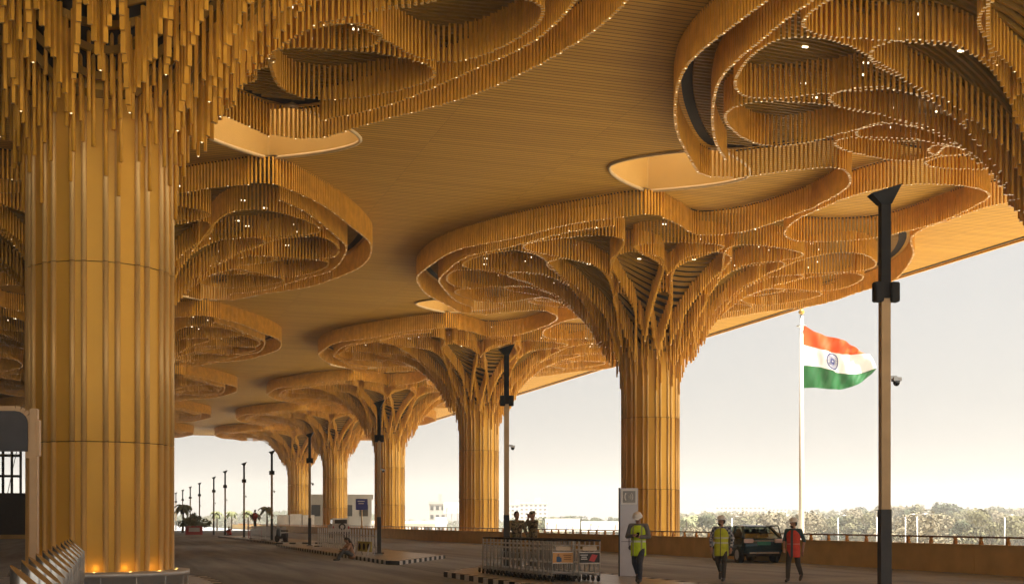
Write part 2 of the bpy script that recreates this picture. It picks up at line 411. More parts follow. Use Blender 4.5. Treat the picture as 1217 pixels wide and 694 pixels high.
def build_column():
    root = thing('lotus_column', 'x', 'column')
    # shaft: faceted gold panels in 4 m lifts, twin half-round ribs, dark joints
    mb = MB(); angs = []; q0 = random.Random(9)
    for k in range(14):
        a = 2*PI*k/14; angs += [a, a + R(9.2)]
    rad = 1.60
    lifts = [(-7.5, 3.43), (3.448, 7.455), (7.473, 12.6)]
    for z0, z1 in lifts:
        zz0 = max(z0, -7.5)
        for i, a in enumerate(angs):
            b = angs[(i+1) % len(angs)] + (2*PI if i == len(angs)-1 else 0)
            ra = rad + (.0 if i % 2 else .02); rb = rad + (.02 if i % 2 else .0)
            p = [(rad*math.cos(a), rad*math.sin(a)), (rad*math.cos(b), rad*math.sin(b))]
            mb.add([(p[0][0], p[0][1], zz0), (p[1][0], p[1][1], zz0), (p[1][0], p[1][1], z1), (p[0][0], p[0][1], z1)], [(0,1,2,3)], q0.choice((0, 0, 3, 4)))
        for a in angs:
            mb.tube([(1.61*math.cos(a), 1.61*math.sin(a), zz0), (1.61*math.cos(a), 1.61*math.sin(a), z1)], .062, 8, 2)
    mb.lathe([(1.52, -7.5), (1.52, 12.6)], 28, 1)
    mb.build('shaft', [M['shaft'], M['lining'], M['rib'], M['shaft_b'], M['shaft_c']], root)
    # hanging fringe round the shaft
    fr = MB(); q = random.Random(3)
    mids = sorted(angs + [(a+b)/2 for a, b in zip(angs, angs[1:]+[angs[0]+2*PI])])
    for r, al, zlo, st in [(1.71, angs, 8.9, .45), (1.90, mids, 9.75, .42), (2.14, [x+.035 for x in mids], 10.5, .38)]:
        for k, a in enumerate(al):
            zb = zlo + st*((k*2) % 5)/1.6 + q.uniform(-.12, .12); zt = zlou(r) + .6
            x, y = r*math.cos(a), r*math.sin(a)
            fr.tube([(x, y, zb), (x, y, zt)], .044, 8)
    fr.build('fringe', M['stick'], root)
    # curtains
    rim_main = [(-7.4, -13.6)] + road + [(-13.1, 0)] + [(x, -y) for x, y in reversed(road)] + [(-7.4, 13.6)]
    curtain('rim_curtain', catmull(rim_main, False, 8), root, False, True)
    rs_ = catmull(rim_main, False, 8); inn = []
    for k in range(len(rs_)):
        a, b = Vector(rs_[max(k-1, 0)]), Vector(rs_[min(k+1, len(rs_)-1)]); t = (b-a).normalized(); nrm = Vector((-t.y, t.x))
        if nrm.dot(Vector(rs_[k])) > 0: nrm = -nrm
        inn.append(tuple(Vector(rs_[k]) + nrm*1.25))
    curtain('rim_curtain', inn[3:-3], root, False, True)
    for sgn in (1, -1):
        box_ = [(-7.4, -13.6), (-6.6, -14.2), (-5.6, -14.0)]
        curtain('rim_curtain', [(x, sgn*y) for x, y in box_], root, False, True, pitch=.17)
        inner = [(-5.6, -14.0), (-4.2, -12.7), (-2.6, -11.4), (-1.2, -12.6), (-.4, -14.7), (0, -17.36)]
        curtain('rim_curtain', catmull([(x, sgn*y) for x, y in inner], False, 8), root, False, True)
        pocket = [(.25, -17.36), (.5, -15), (1.2, -12.9), (2.4, -12.0), (4.4, -12.2), (6.0, -13.3), (6.5, -15), (6.6, -17.36)]
        curtain('rim_curtain', catmull([(x, sgn*y) for x, y in pocket], False, 8), root, False, True)
    outer = [(6.9, -17.36), (7.4, -14.2), (9.8, -10.9), (12.0, -7.0), (13.2, -3.5), (13.5, 0)]
    outer = outer + [(x, -y) for x, y in reversed(outer[:-1])]
    curtain('rim_curtain', catmull(outer, False, 8), root, False, True)
    for k in range(12):
        ph = PI + R(30*k)                                  # from the road-side axis
        curtain('petal_curtain', petal(ph, 2.75, 8.5, 1.36, 1.2, .6), root)
        ph2 = ph + R(15)
        curtain('petal_curtain', petal(ph2, 2.35, 4.7, .54, 1.1, .6), root)
        rmax = min(polar_r(core_s, ph2 + R(o)) for o in (-9, -4, 0, 4, 9)) - 1.55
        curtain('petal_curtain', petal(ph2, 5.7, rmax, min(2.6, rmax*.225), 1.5, .42), root)
    # louvres: parallel slats following the funnel, below a near-black sheet standing in for the shaded void
    lv = MB(); y = -13.2
    inset = [(x*.955, y_*.955) for x, y_ in core_s]
    while y < 13.3:
        xs = []
        k = len(inset)
        for i in range(k):
            (xa, ya), (xb, yb) = inset[i], inset[(i+1) % k]
            if (ya-y)*(yb-y) < 0: xs.append(xa + (xb-xa)*(y-ya)/(yb-ya))
        xs.sort()
        for xa, xb in zip(xs[::2], xs[1::2]):
            n = max(1, int((xb-xa)/.45)); prev = None
            for i in range(n+1):
                x = xa + (xb-xa)*i/n; r = math.hypot(x, y)
                cur = (x, y, zlou(r)) if r > 1.6 else None
                if prev and cur:
                    lv.bar(prev, cur, .10, .17)
                prev = cur
        y += .27
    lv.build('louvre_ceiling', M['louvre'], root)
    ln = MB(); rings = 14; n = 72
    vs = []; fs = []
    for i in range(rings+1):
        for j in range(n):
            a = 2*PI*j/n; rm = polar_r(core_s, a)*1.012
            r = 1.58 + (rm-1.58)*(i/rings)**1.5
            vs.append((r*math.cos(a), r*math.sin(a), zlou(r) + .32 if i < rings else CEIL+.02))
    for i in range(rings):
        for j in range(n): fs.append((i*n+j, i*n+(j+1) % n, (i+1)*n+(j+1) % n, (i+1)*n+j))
    ln.add(vs, fs, 0, True); ln.build('void_shade_lining', M['lining'], root)
    d = MB(); d.box((0,0,0), (.18, .07, .04)); dm = d.mesh('downlight', M['lamp'])
    for k in range(12):
        for off, r, l in ((0, 5.6, 0), (0, 7.4, .55), (0, 7.4, -.55), (15, 9.4, .8), (15, 9.4, -.8)):
            a = PI + R(30*k+off); x = r*math.cos(a) - l*math.sin(a); yy = r*math.sin(a) + l*math.cos(a)
            o = bpy.data.objects.new('downlight', dm); COL.objects.link(o); o.parent = root
            o.location = (x, yy, zlou(r) - .11)
    return root

names_r = ['golden lotus column whose canopy fills the upper right corner, shaft out of frame',
           'golden lotus column behind the grey help pillar, largest whole one in the right row',
           'golden lotus column behind the lamp pole by the luggage carts',
           'golden lotus column just right of the blue sign, third whole one of the right row',
           'golden lotus column behind the white jeep, in front of the grey block house',
           'golden lotus column rising above the white wrapped hoarding, farthest in the right row']
names_l = ['huge golden lotus column on a round steel plinth beside the slant-topped bollards',
           'golden lotus column with the largest canopy seen right behind the huge steel-plinth column',
           'golden lotus column with the second canopy seen behind the huge steel-plinth column',
           'golden lotus column with the third canopy seen behind the huge steel-plinth column',
           'golden lotus column with the fourth canopy seen behind the huge steel-plinth column',
           'golden lotus column with the farthest, smallest canopy behind the huge steel-plinth column']
proto = build_column()
near_keep = lambda ch: True
far_keep = lambda ch: not ch.name.startswith('downlight')
for row in ('right', 'left'):
    for k in range(NK):
        loc = (ROWX[row], Y0 + DY*k, 0)
        lab = (names_r if row == 'right' else names_l)[k]
        if row == 'right' and k == 0:
            o = proto; o.location = loc; o['label'] = lab
        else:
            o = dup(proto, loc, 0, lab, keep=(near_keep if k < 3 else far_keep))
        o['group'] = 'golden lotus columns carrying the roof'
        if row == 'left': o.scale = (-1, 1, 1)
        if row == 'left' and k == 0: near_col = o
# steel plinth and uplights of the nearest column
pb = MB(); pb.lathe([(1.98, .0), (1.98, .40), (2.03, .40), (2.03, .52), (1.5, .52)], 64)
for j in range(16):
    a = 2*PI*j/16; pb.box((1.985*math.cos(a), 1.985*math.sin(a), .2), (.02, .02, .4), a)
pl = pb.build('plinth', mat('satin_steel', (.58, .56, .53), .4, .4, .08, 4), near_col)
for k in range(14):
    a = 2*PI*k/14 + R(17.4); u = MB(); u.box((0,0,0), (.05, .04, .012))
    o = u.build('uplight', M['uplamp'], near_col); o.location = (1.76*math.cos(a), 1.76*math.sin(a), .527); o.rotation_euler = (0,0,a)

for k in (8, 9, 10, 11, 12):
    a = 2*PI*k/14 + R(17.4); ld = bpy.data.lights.new('uplight_lamp', 'POINT'); ld.energy = .3; ld.color = (1, .55, .14); ld.shadow_soft_size = .03
    lo = bpy.data.objects.new('uplight_lamp', ld); COL.objects.link(lo); lo.parent = near_col; lo.location = (1.78*math.cos(a), 1.78*math.sin(a), .60)

# ------------------------------------------------------------------ roof
roof = thing('canopy_roof', 'broad golden slatted roof soffit with round cream skylight openings, spanning both rows of columns', 'roof')
pts = [(-30, ROOF_Y0), (X_EDGE, ROOF_Y0), (X_EDGE, ROOF_Y1), (-30, ROOF_Y1)]
edges = [(0,1),(1,2),(2,3),(3,0)]; holes = []
def add_loop(loop):
    o = len(pts); pts.extend(loop); n = len(loop)
    edges.extend([(o+i, o+(i+1) % n) for i in range(n)]); holes.append(loop)
def lens(cx, cy, rw=3.15, rl=3.45, n=40):
    out = []
    for j in range(n):
        a = 2*PI*j/n; ca, sa = math.cos(a), math.sin(a)
        k = 1 - .0*abs(sa)
        l = rl*math.copysign(abs(sa)**1.1, sa); w = rw*math.copysign(max(0, 1-abs(l/rl)**1.7), ca) if abs(ca) > 1e-6 else 0
        out.append((cx+w, cy+l))
    return out
lenses = []
for row, sg in (('right', 1), ('left', -1)):
    for k in range(NK):
        add_loop([(ROWX[row]+sg*x*.985, Y0+DY*k+y*.985) for x, y in core_s])
        if k < NK-1:
            l = lens(ROWX[row]-sg*6.4, Y0+DY*(k+.5)); add_loop(l); lenses.append(l)
def inside(p, poly):
    r = False; n = len(poly); j = n-1
    for i in range(n):
        if (poly[i][1] > p[1]) != (poly[j][1] > p[1]) and p[0] < (poly[j][0]-poly[i][0])*(p[1]-poly[i][1])/(poly[j][1]-poly[i][1])+poly[i][0]: r = not r
        j = i
    return r
res = delaunay_2d_cdt([Vector(p) for p in pts], edges, [], 0, 1e-5)
vv, ff = res[0], res[2]
sm = MB(); keep = []
for f in ff:
    c = sum((vv[i] for i in f), Vector((0,0)))/len(f)
    if not any(inside(c, h) for h in holes): keep.append(tuple(reversed(f)) )
sm.add([(v.x, v.y, CEIL) for v in vv], keep)
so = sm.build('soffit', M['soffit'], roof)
rb = MB(); rb.box(((X_EDGE-30)/2, (ROOF_Y0+ROOF_Y1)/2, 21.2), (X_EDGE+30, ROOF_Y1-ROOF_Y0, .4))
rt = rb.build('roof_deck', M['concrete'], roof)
# holes through the deck for the skylights are covered by the milky panes just under it, so the deck is cut there
bm = bmesh.new(); bm.from_mesh(rt.data); bm.free()
fm = MB()
fm.box((X_EDGE+.06, (ROOF_Y0+ROOF_Y1)/2, 16.85), (.1, ROOF_Y1-ROOF_Y0+.2, .9), mi=0)
fm.box(((X_EDGE-30)/2, ROOF_Y0-.06, 16.85), (X_EDGE+30, .1, .9)); fm.box(((X_EDGE-30)/2, ROOF_Y1+.06, 16.85), (X_EDGE+30, .1, .9))
fm.build('fascia', M['shaft'], roof)
gm = MB(); gm.box((X_EDGE-.3, (ROOF_Y0+ROOF_Y1)/2, CEIL-.02), (.12, ROOF_Y1-ROOF_Y0-.4, .05)); gm.build('drip_groove', M['lining'], roof)
# deck with real openings: rebuild as a sheet with holes
COL.objects.unlink(rt); bpy.data.objects.remove(rt)
pts2 = [(-30, ROOF_Y0), (X_EDGE, ROOF_Y0), (X_EDGE, ROOF_Y1), (-30, ROOF_Y1)]; ed2 = [(0,1),(1,2),(2,3),(3,0)]
tops = []
for l in lenses:
    cx = sum(p[0] for p in l)/len(l); cy = sum(p[1] for p in l)/len(l)
    t = [(cx+(x-cx)*.9, cy+(y-cy)*.9) for x, y in l]; tops.append(t)
    o = len(pts2); pts2 += t; n = len(t); ed2 += [(o+i, o+(i+1) % n) for i in range(n)]
res = delaunay_2d_cdt([Vector(p) for p in pts2], ed2, [], 0, 1e-5)
dk = MB(); dk.add([(v.x, v.y, 20.2) for v in res[0]], [f for f in res[2] if not any(inside(sum((res[0][i] for i in f), Vector((0,0)))/len(f), t) for t in tops)])
dk.build('roof_deck', M['concrete'], roof)
for l, t in zip(lenses, tops):
    sk = MB(); n = len(l)
    sk.add([(x, y, CEIL-.02) for x, y in l] + [(x, y, 20.2) for x, y in t], [(i, (i+1) % n, n+(i+1) % n, n+i) for i in range(n)], 0, True)
    s_ = sk.build('skylight', M['reveal'], roof)
    tr = MB(); tr.tube([(x, y, CEIL-.03) for x, y in l] + [(l[0][0], l[0][1], CEIL-.03)], .075, 6); tr.build('skylight_trim', M['trim'], s_)
    gl = MB(); gl.add([(x, y, 20.15) for x, y in t], [tuple(range(n))]); gl.build('pane', M['milky'], s_)

# ------------------------------------------------------------------ ground
g = MB(); g.add([(-3000,-600,-7.2),(3000,-600,-7.2),(3000,5000,-7.2),(-3000,5000,-7.2)], [(0,1,2,3)]); tag(g.build('ground', M['terrain']), kind='structure')
g = MB(); g.box((-17, 240, -.6), (88.0, 620, 1.2)); tag(g.build('road', M['asphalt']), kind='structure')
def slab(name, poly, h=.15, stripes=True, kw=.22, only=None):
    """raised island: paving top with a painted kerb ring"""
    ins = []
    n = len(poly); cx = sum(p[0] for p in poly)/n; cy = sum(p[1] for p in poly)/n
    for i in range(n):
        a = Vector(poly[i-1]); b = Vector(poly[i]); c = Vector(poly[(i+1) % n])
        n1 = Vector((-(b-a).y, (b-a).x)).normalized(); n2 = Vector((-(c-b).y, (c-b).x)).normalized()
        m = (n1+n2).normalized(); k = kw/max(.3, m.dot(n1)); ins.append((b.x+m.x*k, b.y+m.y*k))
    p = MB(); p.prism(ins, 0.0, h-.004); tag(p.build(name, M['paving']), kind='structure')
    kb = MB(); cnt = 0
    for i in range(n):
        a, b = Vector(poly[i]), Vector(poly[(i+1) % n]); ia, ib = Vector(ins[i]), Vector(ins[(i+1) % n])
        m = max(1, round((b-a).length/.46))
        for j in range(m):
            t0, t1 = j/m, (j+1)/m
            q = [a.lerp(b, t0), a.lerp(b, t1), ia.lerp(ib, t1), ia.lerp(ib, t0)]
            kb.prism([(v.x, v.y) for v in q], 0.0, h, cnt % 2 if stripes else 2); cnt += 1
    tag(kb.build('kerb', [M['kblack'], M['kwhite'], M['concrete']]), kind='structure')
slab('median_island', [(9.6, 8), (13.9, 8), (13.9, 41.6), (12.6, 41.7), (10.4, 38.4), (9.6, 36.6)])
slab('median_island', [(10.2, 47.2), (10.6, 47.0), (14.4, 54.6), (14.4, 56), (14.4, 84), (10.6, 84), (10.4, 76)])
slab('median_island', [(11.4, 90), (15.5, 90), (15.5, 134), (11.0, 134), (10.8, 131)])
slab('column_island', [(-3.4, 4), (2.4, 4), (2.7, 33.0), (2.6, 35.6), (1.6, 37.5), (-.6, 38.2), (-2.4, 37.2), (-3.4, 35)])
# painted markings and joints, each a thin sheet over the asphalt
def sheet(name, poly, z, m): b = MB(); b.add([(x, y, z) for x, y in poly], [tuple(range(len(poly)))]); return tag(b.build(name, m), kind='structure')
M['mark'] = mat('worn_marking', (.36, .34, .30), .8, 0, .35, 5)
M['patch'] = ground_mat('pale_asphalt', (.27, .27, .265), (.42, .42, .41), .5, (.2, 1.5, 1), .8, .3, 40)
sheet('road_patch', [(14.2, 30.6), (26.0, 30.2), (26.0, 32.4), (14.2, 32.8)], .004, M['patch'])
mk = MB(); x = 14.4
while x < 25.8:
    for r_ in range(3):
        y = 31.15 + r_*.32 - (x-14)*.03
        mk.add([(x+.15*(r_ % 2), y, .008), (x+.26+.15*(r_ % 2), y, .008), (x+.26+.15*(r_ % 2), y+.22, .008), (x+.15*(r_ % 2), y+.22, .008)], [(0,1,2,3)])
    x += .46
tag(mk.build('road_marking', M['mark']), kind='structure')
sheet('road_joint', [(10.15, 38.0), (10.20, 38.0), (10.45, 46.9), (10.40, 46.9)], .004, M['kblack'])
for i in range(5):
    sheet('road_marking', [(11.2+i*.01, 84.8+i*.95), (15.0, 84.8+i*.95), (15.0, 85.2+i*.95), (11.2, 85.2+i*.95)], .006, M['mark'])

# ------------------------------------------------------------------ parapet
par = thing('parapet', 'low ochre parapet wall with bronze handrail along the right edge of the road', 'parapet', (PAR_X, 0, 0))
w = MB()

for i in range(60): w.box((.22, -14+i*5, -.165), (.44, 4.985, 2.07))
w.build('wall', M['parapet'], par)
cp = MB(); cp.box((.22, 135, .895), (.50, 300, .05)); cp.build('coping', M['parapet'], par)
rl = MB(); rl.box((.12, 135, 1.155), (.14, 300, .055)); rl.build('handrail', M['rail'], par)
bk = MB(); bk.side([(-.05, .92), (.05, .92), (.07, .99), (.03, 1.06), (.045, 1.13), (-.045, 1.13), (-.01, 1.06), (-.06, 1.0)], -.045, .045)
bmesh_ = bk.mesh('rail_bracket', M['bracket'])
i = 0; far = MB(); y = 22.0
while y < 270:
    if i < 100:
        o = bpy.data.objects.new('rail_bracket', bmesh_); COL.objects.link(o); o.parent = par; o.location = (.12, y, 0)
    else: far.box((.12, y, 1.03), (.09, .09, .2))
    y += 1.26; i += 1
tag(far.build('rail_bracket', M['bracket'], par), kind='stuff')

# ------------------------------------------------------------------ lamp poles
def make_pole():
    t = thing('lamp_pole', 'x', 'lamp pole')
    b = MB(); b.box((0,0,.85), (.175,.175,1.7)); b.build('lower_sleeve', M['charcoal'], t)
    b = MB(); b.box((0,0,3.4), (.15,.15,3.4)); b.build('shaft', M['tan'], t)
    b = MB(); b.box((0,0,5.9), (.155,.155,1.6)); b.build('upper_sleeve', M['black'], t)
    b = MB(); b.add([(-.09,-.09,6.62),(.09,-.09,6.62),(.09,.09,6.62),(-.09,.09,6.62),(-.25,-.12,6.78),(.25,-.12,6.94),(.25,.12,6.94),(-.25,.12,6.78)],
                    [(0,3,2,1),(4,5,6,7),(0,1,5,4),(1,2,6,5),(2,3,7,6),(3,0,4,7)]); b.build('lamp_head', M['black'], t)
    for sx, sy in ((-.125, -.05), (.135, -.05)):
        b = MB(); b.box((sx, sy, 5.2), (.15, .15, .32), rz=.15); o = bevel(b.build('loudspeaker', M['black'], t), .015)
    b = MB(); b.box((0,-.0,.03), (.34,.34,.06)); b.build('base_plate', M['concrete'], t)
    cam = MB(); cam.box((.13,-.02,3.83), (.12,.07,.05)); cam.box((.19,-.02,3.80), (.13,.13,.06)); co = cam.build('camera_dome', M['steel_dark'], t)
    d = MB(); d.ball((.19,-.02,3.76), (.06,.06,.07)); d.build('dome_glass', M['glass'], co)
    return t
pl_lab = ['closest lamp pole, wedge headed and tall beside the flag', 'lamp pole standing in front of the luggage cart row',
  'lamp pole on the striped kerb corner beside the white picket barrier', 'lamp pole at the far end of the white picket barrier',
  'lamp pole beside the steel crowd barrier on the far median', 'lamp pole just left of the steel crowd barrier',
  'lamp pole directly behind the squatting worker in red', 'thin lamp pole, first left of the squatting worker in red',
  'thin lamp pole just right of the red planter kiosk', 'thin lamp pole rising behind the red planter kiosk',
  'thin lamp pole, second from the edge of the huge column', 'tiny farthest lamp pole beside the edge of the huge column']
P0 = make_pole()
for i, (x, y) in enumerate([(11.98, 17.6), (11.7, 37.0), (11.6, 55.6), (11.8, 77.2), (12, 97.4), (12, 117.9), (12, 137.4), (12, 152.4), (12, 176.5), (12, 196.5), (12, 216.5), (12, 238)]):
    z = .15 if i < 7 else 0
    o = P0 if i == 0 else dup(P0, label=pl_lab[i])
    o.location = (x, y, z); o['label'] = pl_lab[i]; o['group'] = 'lamp poles along the median'; o.rotation_euler = (0,0,-.25)
pb_ = MB(); pb_.box((11.75, 36.9, .21), (.9, .8, .12)); tag(bevel(pb_.build('pole_footing', M['concrete']), .02), 'pale concrete footing under the lamp pole by the luggage carts', 'footing')

# ------------------------------------------------------------------ luggage carts
def poster_mat(name, base, kind):
    m = mat(name, base, .4, 0, .04, 3)
    return m
M['ad_orange'] = mat('orange_poster', (.66, .36, .13), .45, 0, .05, 3)
M['ad_black'] = mat('black_poster', (.03, .028, .027), .4, 0, .1, 3)
M['ad_blue'] = mat('poster_blue', (.05, .12, .26), .5, 0, .1, 3)
M['ad_red'] = mat('poster_red', (.55, .07, .07), .5, 0, .1, 3)
M['ad_text'] = mat('poster_ink', (.30, .12, .03), .5, 0, 0)
M['ad_white'] = mat('poster_white', (.75, .73, .70), .5, 0, .05, 3)
M['plate'] = mat('cream_plate', (.62, .50, .36), .5, 0, .06, 5)
M['cart'] = mat('cart_tube', (.56, .54, .50), .35, .4, .08, 9)
def make_cart(ad):
    t = thing('luggage_cart', 'x', 'luggage cart')
    f = MB()
    for s in (-1, 1):
        f.tube([(s*.28, -.02, .14), (s*.28, -.02, .98), (s*.27, -.05, 1.03)], .02, 8)
        f.tube([(s*.28, 0, .16), (s*.20, .82, .17)], .018, 6)
        f.tube([(s*.28, -.02, .62), (s*.25, .06, .64), (s*.24, .10, .40)], .012, 6)
    for z in (.22, .46, .78, .90): f.tube([(-.28, -.02, z), (.28, -.02, z)], .013, 6)
    f.tube([(-.20, .82, .17), (.20, .82, .17)], .018, 6)
    f.build('frame', M['cart'], t)
    b = MB(); b.tube([(-.29, -.06, 1.03), (.29, -.06, 1.03)], .022, 8); b.build('handle', M['black'], t)
    b = MB()
    for k in range(7): x = -.2+k*.066; b.bar((x*1.05, .02, .19), (x*.85, .80, .20), .022, .012)
    b.build('platform', M['steel_dark'], t)
    for x, y in ((-.26, .02), (.26, .02), (-.17, .74), (.17, .74)):
        wv = MB(); n = 14
        wv.tube([(x-.02, y, .075), (x+.02, y, .075)], .075, 14); wo = wv.build('wheel', M['rubber'], t)
        fk = MB(); fk.box((x, y, .125), (.05, .04, .08)); fk.build('fork', M['steel_dark'], wo)
    a = MB(); a.box((0, -.045, .60), (.53, .012, .25)); ao = a.build('poster', M['ad_orange'] if ad == 'orange' else M['ad_black'], t)
    b = MB()
    if ad == 'orange':
        b.box((-.12, -.0535, .56), (.10, .004, .14), mi=1); b.ball((-.12, -.053, .665), (.028, .004, .035), mi=2)
        b.box((-.055, -.0535, .55), (.035, .004, .10), rz=0, mi=1)
        for k, wd in enumerate((.22, .18, .20)): b.box((.12, -.0535, .66-.05*k), (wd, .004, .022), mi=3)
        b.build('poster_print', [M['ad_white'], M['ad_blue'], M['skin'], M['ad_text']], ao)
    else:
        b.add([(-.02, -.0535, .53), (.12, -.0535, .50), (.21, -.0535, .66), (.06, -.0535, .69)], [(0,1,2,3)], 1)
        for k, wd in enumerate((.20, .14, .17)): b.box((-.15, -.0535, .67-.05*k), (wd, .004, .02), mi=0)
        b.build('poster_print', [M['ad_white'], M['ad_red']], ao)
    for z in (.735, .465):
        b = MB(); b.box((0, -.047, z), (.55, .02, .022)); b.build('poster_rail', M['ad_white'], t)
    b = MB(); b.box((0, -.05, .83), (.38, .014, .10)); b.build('name_plate', M['plate'], t)
    return t
ords = ['first', 'second', 'third', 'fourth', 'fifth', 'sixth', 'seventh', 'eighth', 'ninth', 'tenth', 'eleventh', 'twelfth', 'thirteenth', 'fourteenth', 'fifteenth', 'sixteenth', 'seventeenth', 'eighteenth']
for ad, x0, y0, n in (('orange', 10.86, 29.7, 18), ('black', 11.45, 29.4, 16)):
    c0 = make_cart(ad)
    for i in range(n):
        lab = ('steel luggage cart heading its row, %s poster facing out' % ad) if i == 0 else \
              'steel luggage cart nested %s behind the front cart with the %s poster' % (ords[i-1], ad)
        if i == n-1: lab = 'steel luggage cart at the far end of the row with the %s poster' % ad
        o = c0 if i == 0 else dup(c0, label=lab, keep=lambda ch: not ch.name.startswith(('poster', 'name_plate')))
        o['label'] = lab; o['group'] = 'nested luggage carts'
        o.location = (x0 - .012*i + rnd.uniform(-.012, .012), y0 + .315*i, .15); o.rotation_euler = (0, 0, rnd.uniform(-.02, .02))

# ------------------------------------------------------------------ help pillar
hp = thing('help_pillar', 'tall slim grey help pillar with a square icon panel on top', 'info pillar', (13.72, 32.2, .15), R(-17.8))
b = MB(); b.box((0,0,1.21), (.50,.22,2.42)); bevel(b.build('body', mat('pillar_grey', (.50,.48,.50), .35, .2, .06, 2), hp), .012)
b = MB(); b.box((-.262,0,1.21), (.02,.24,2.44)); b.build('side_panel', M['charcoal'], hp)
b = MB(); b.box((0,-.12,2.18), (.44,.02,.42)); f_ = b.build('icon_panel', M['ad_white'], hp)
b = MB(); b.box((0,-.133,2.18), (.34,.008,.32)); b.build('icon_field', mat('icon_grey', (.30,.30,.29), .4, 0, .1, 6), f_)
b = MB()
b.tube([(-.09,-.14,2.08),(-.12,-.14,2.14),(-.12,-.14,2.22),(-.09,-.14,2.28)], .02, 6, 0)
for r_ in (.05, .10, .15):
    b.tube([(-.05+r_*math.cos(a), -.14, 2.18+r_*math.sin(a)) for a in (-.8,-.4,0,.4,.8)], .009, 5, 0)
b.build('icon', M['ad_white'], f_)
b = MB(); b.box((0,-.115,1.0), (.02,.012,.5)); b.box((.0,-.115,.95), (.42,.010,.012)); b.build('call_plate', M['charcoal'], hp)
b = MB(); b.lathe([(.07,0),(.07,.02)], 20); o = b.build('call_speaker', M['charcoal'], hp); o.rotation_euler = (R(90),0,0); o.location = (.05,-.11,.78)

# ------------------------------------------------------------------ people
def fuse(name, build_fn, m, parent, voxel=.014, smooth=2):
    mb = MB(); build_fn(mb); o = mb.build(name+'_raw', m)
    md = o.modifiers.new('r', 'REMESH'); md.mode = 'VOXEL'; md.voxel_size = voxel; md.use_smooth_shade = True
    if smooth:
        s2 = o.modifiers.new('s', 'SMOOTH'); s2.iterations = smooth; s2.factor = .5
    dg = bpy.context.evaluated_depsgraph_get(); dg.update()
    me = bpy.data.meshes.new_from_object(o.evaluated_get(dg)); me.name = name
    COL.objects.unlink(o); bpy.data.objects.remove(o)
    n = bpy.data.objects.new(name, me); COL.objects.link(n); n.parent = parent
    if not me.materials: me.materials.append(m)
    return n
def cap(mb, a, ra, b, rb, n=4, flat=1.0):
    a, b = Vector(a), Vector(b)
    mb.tube([a.lerp(b, i/n) for i in range(n+1)], [ra+(rb-ra)*i/n for i in range(n+1)], 12)
    mb.ball(a, ra, 12, 8); mb.ball(b, rb, 12, 8)
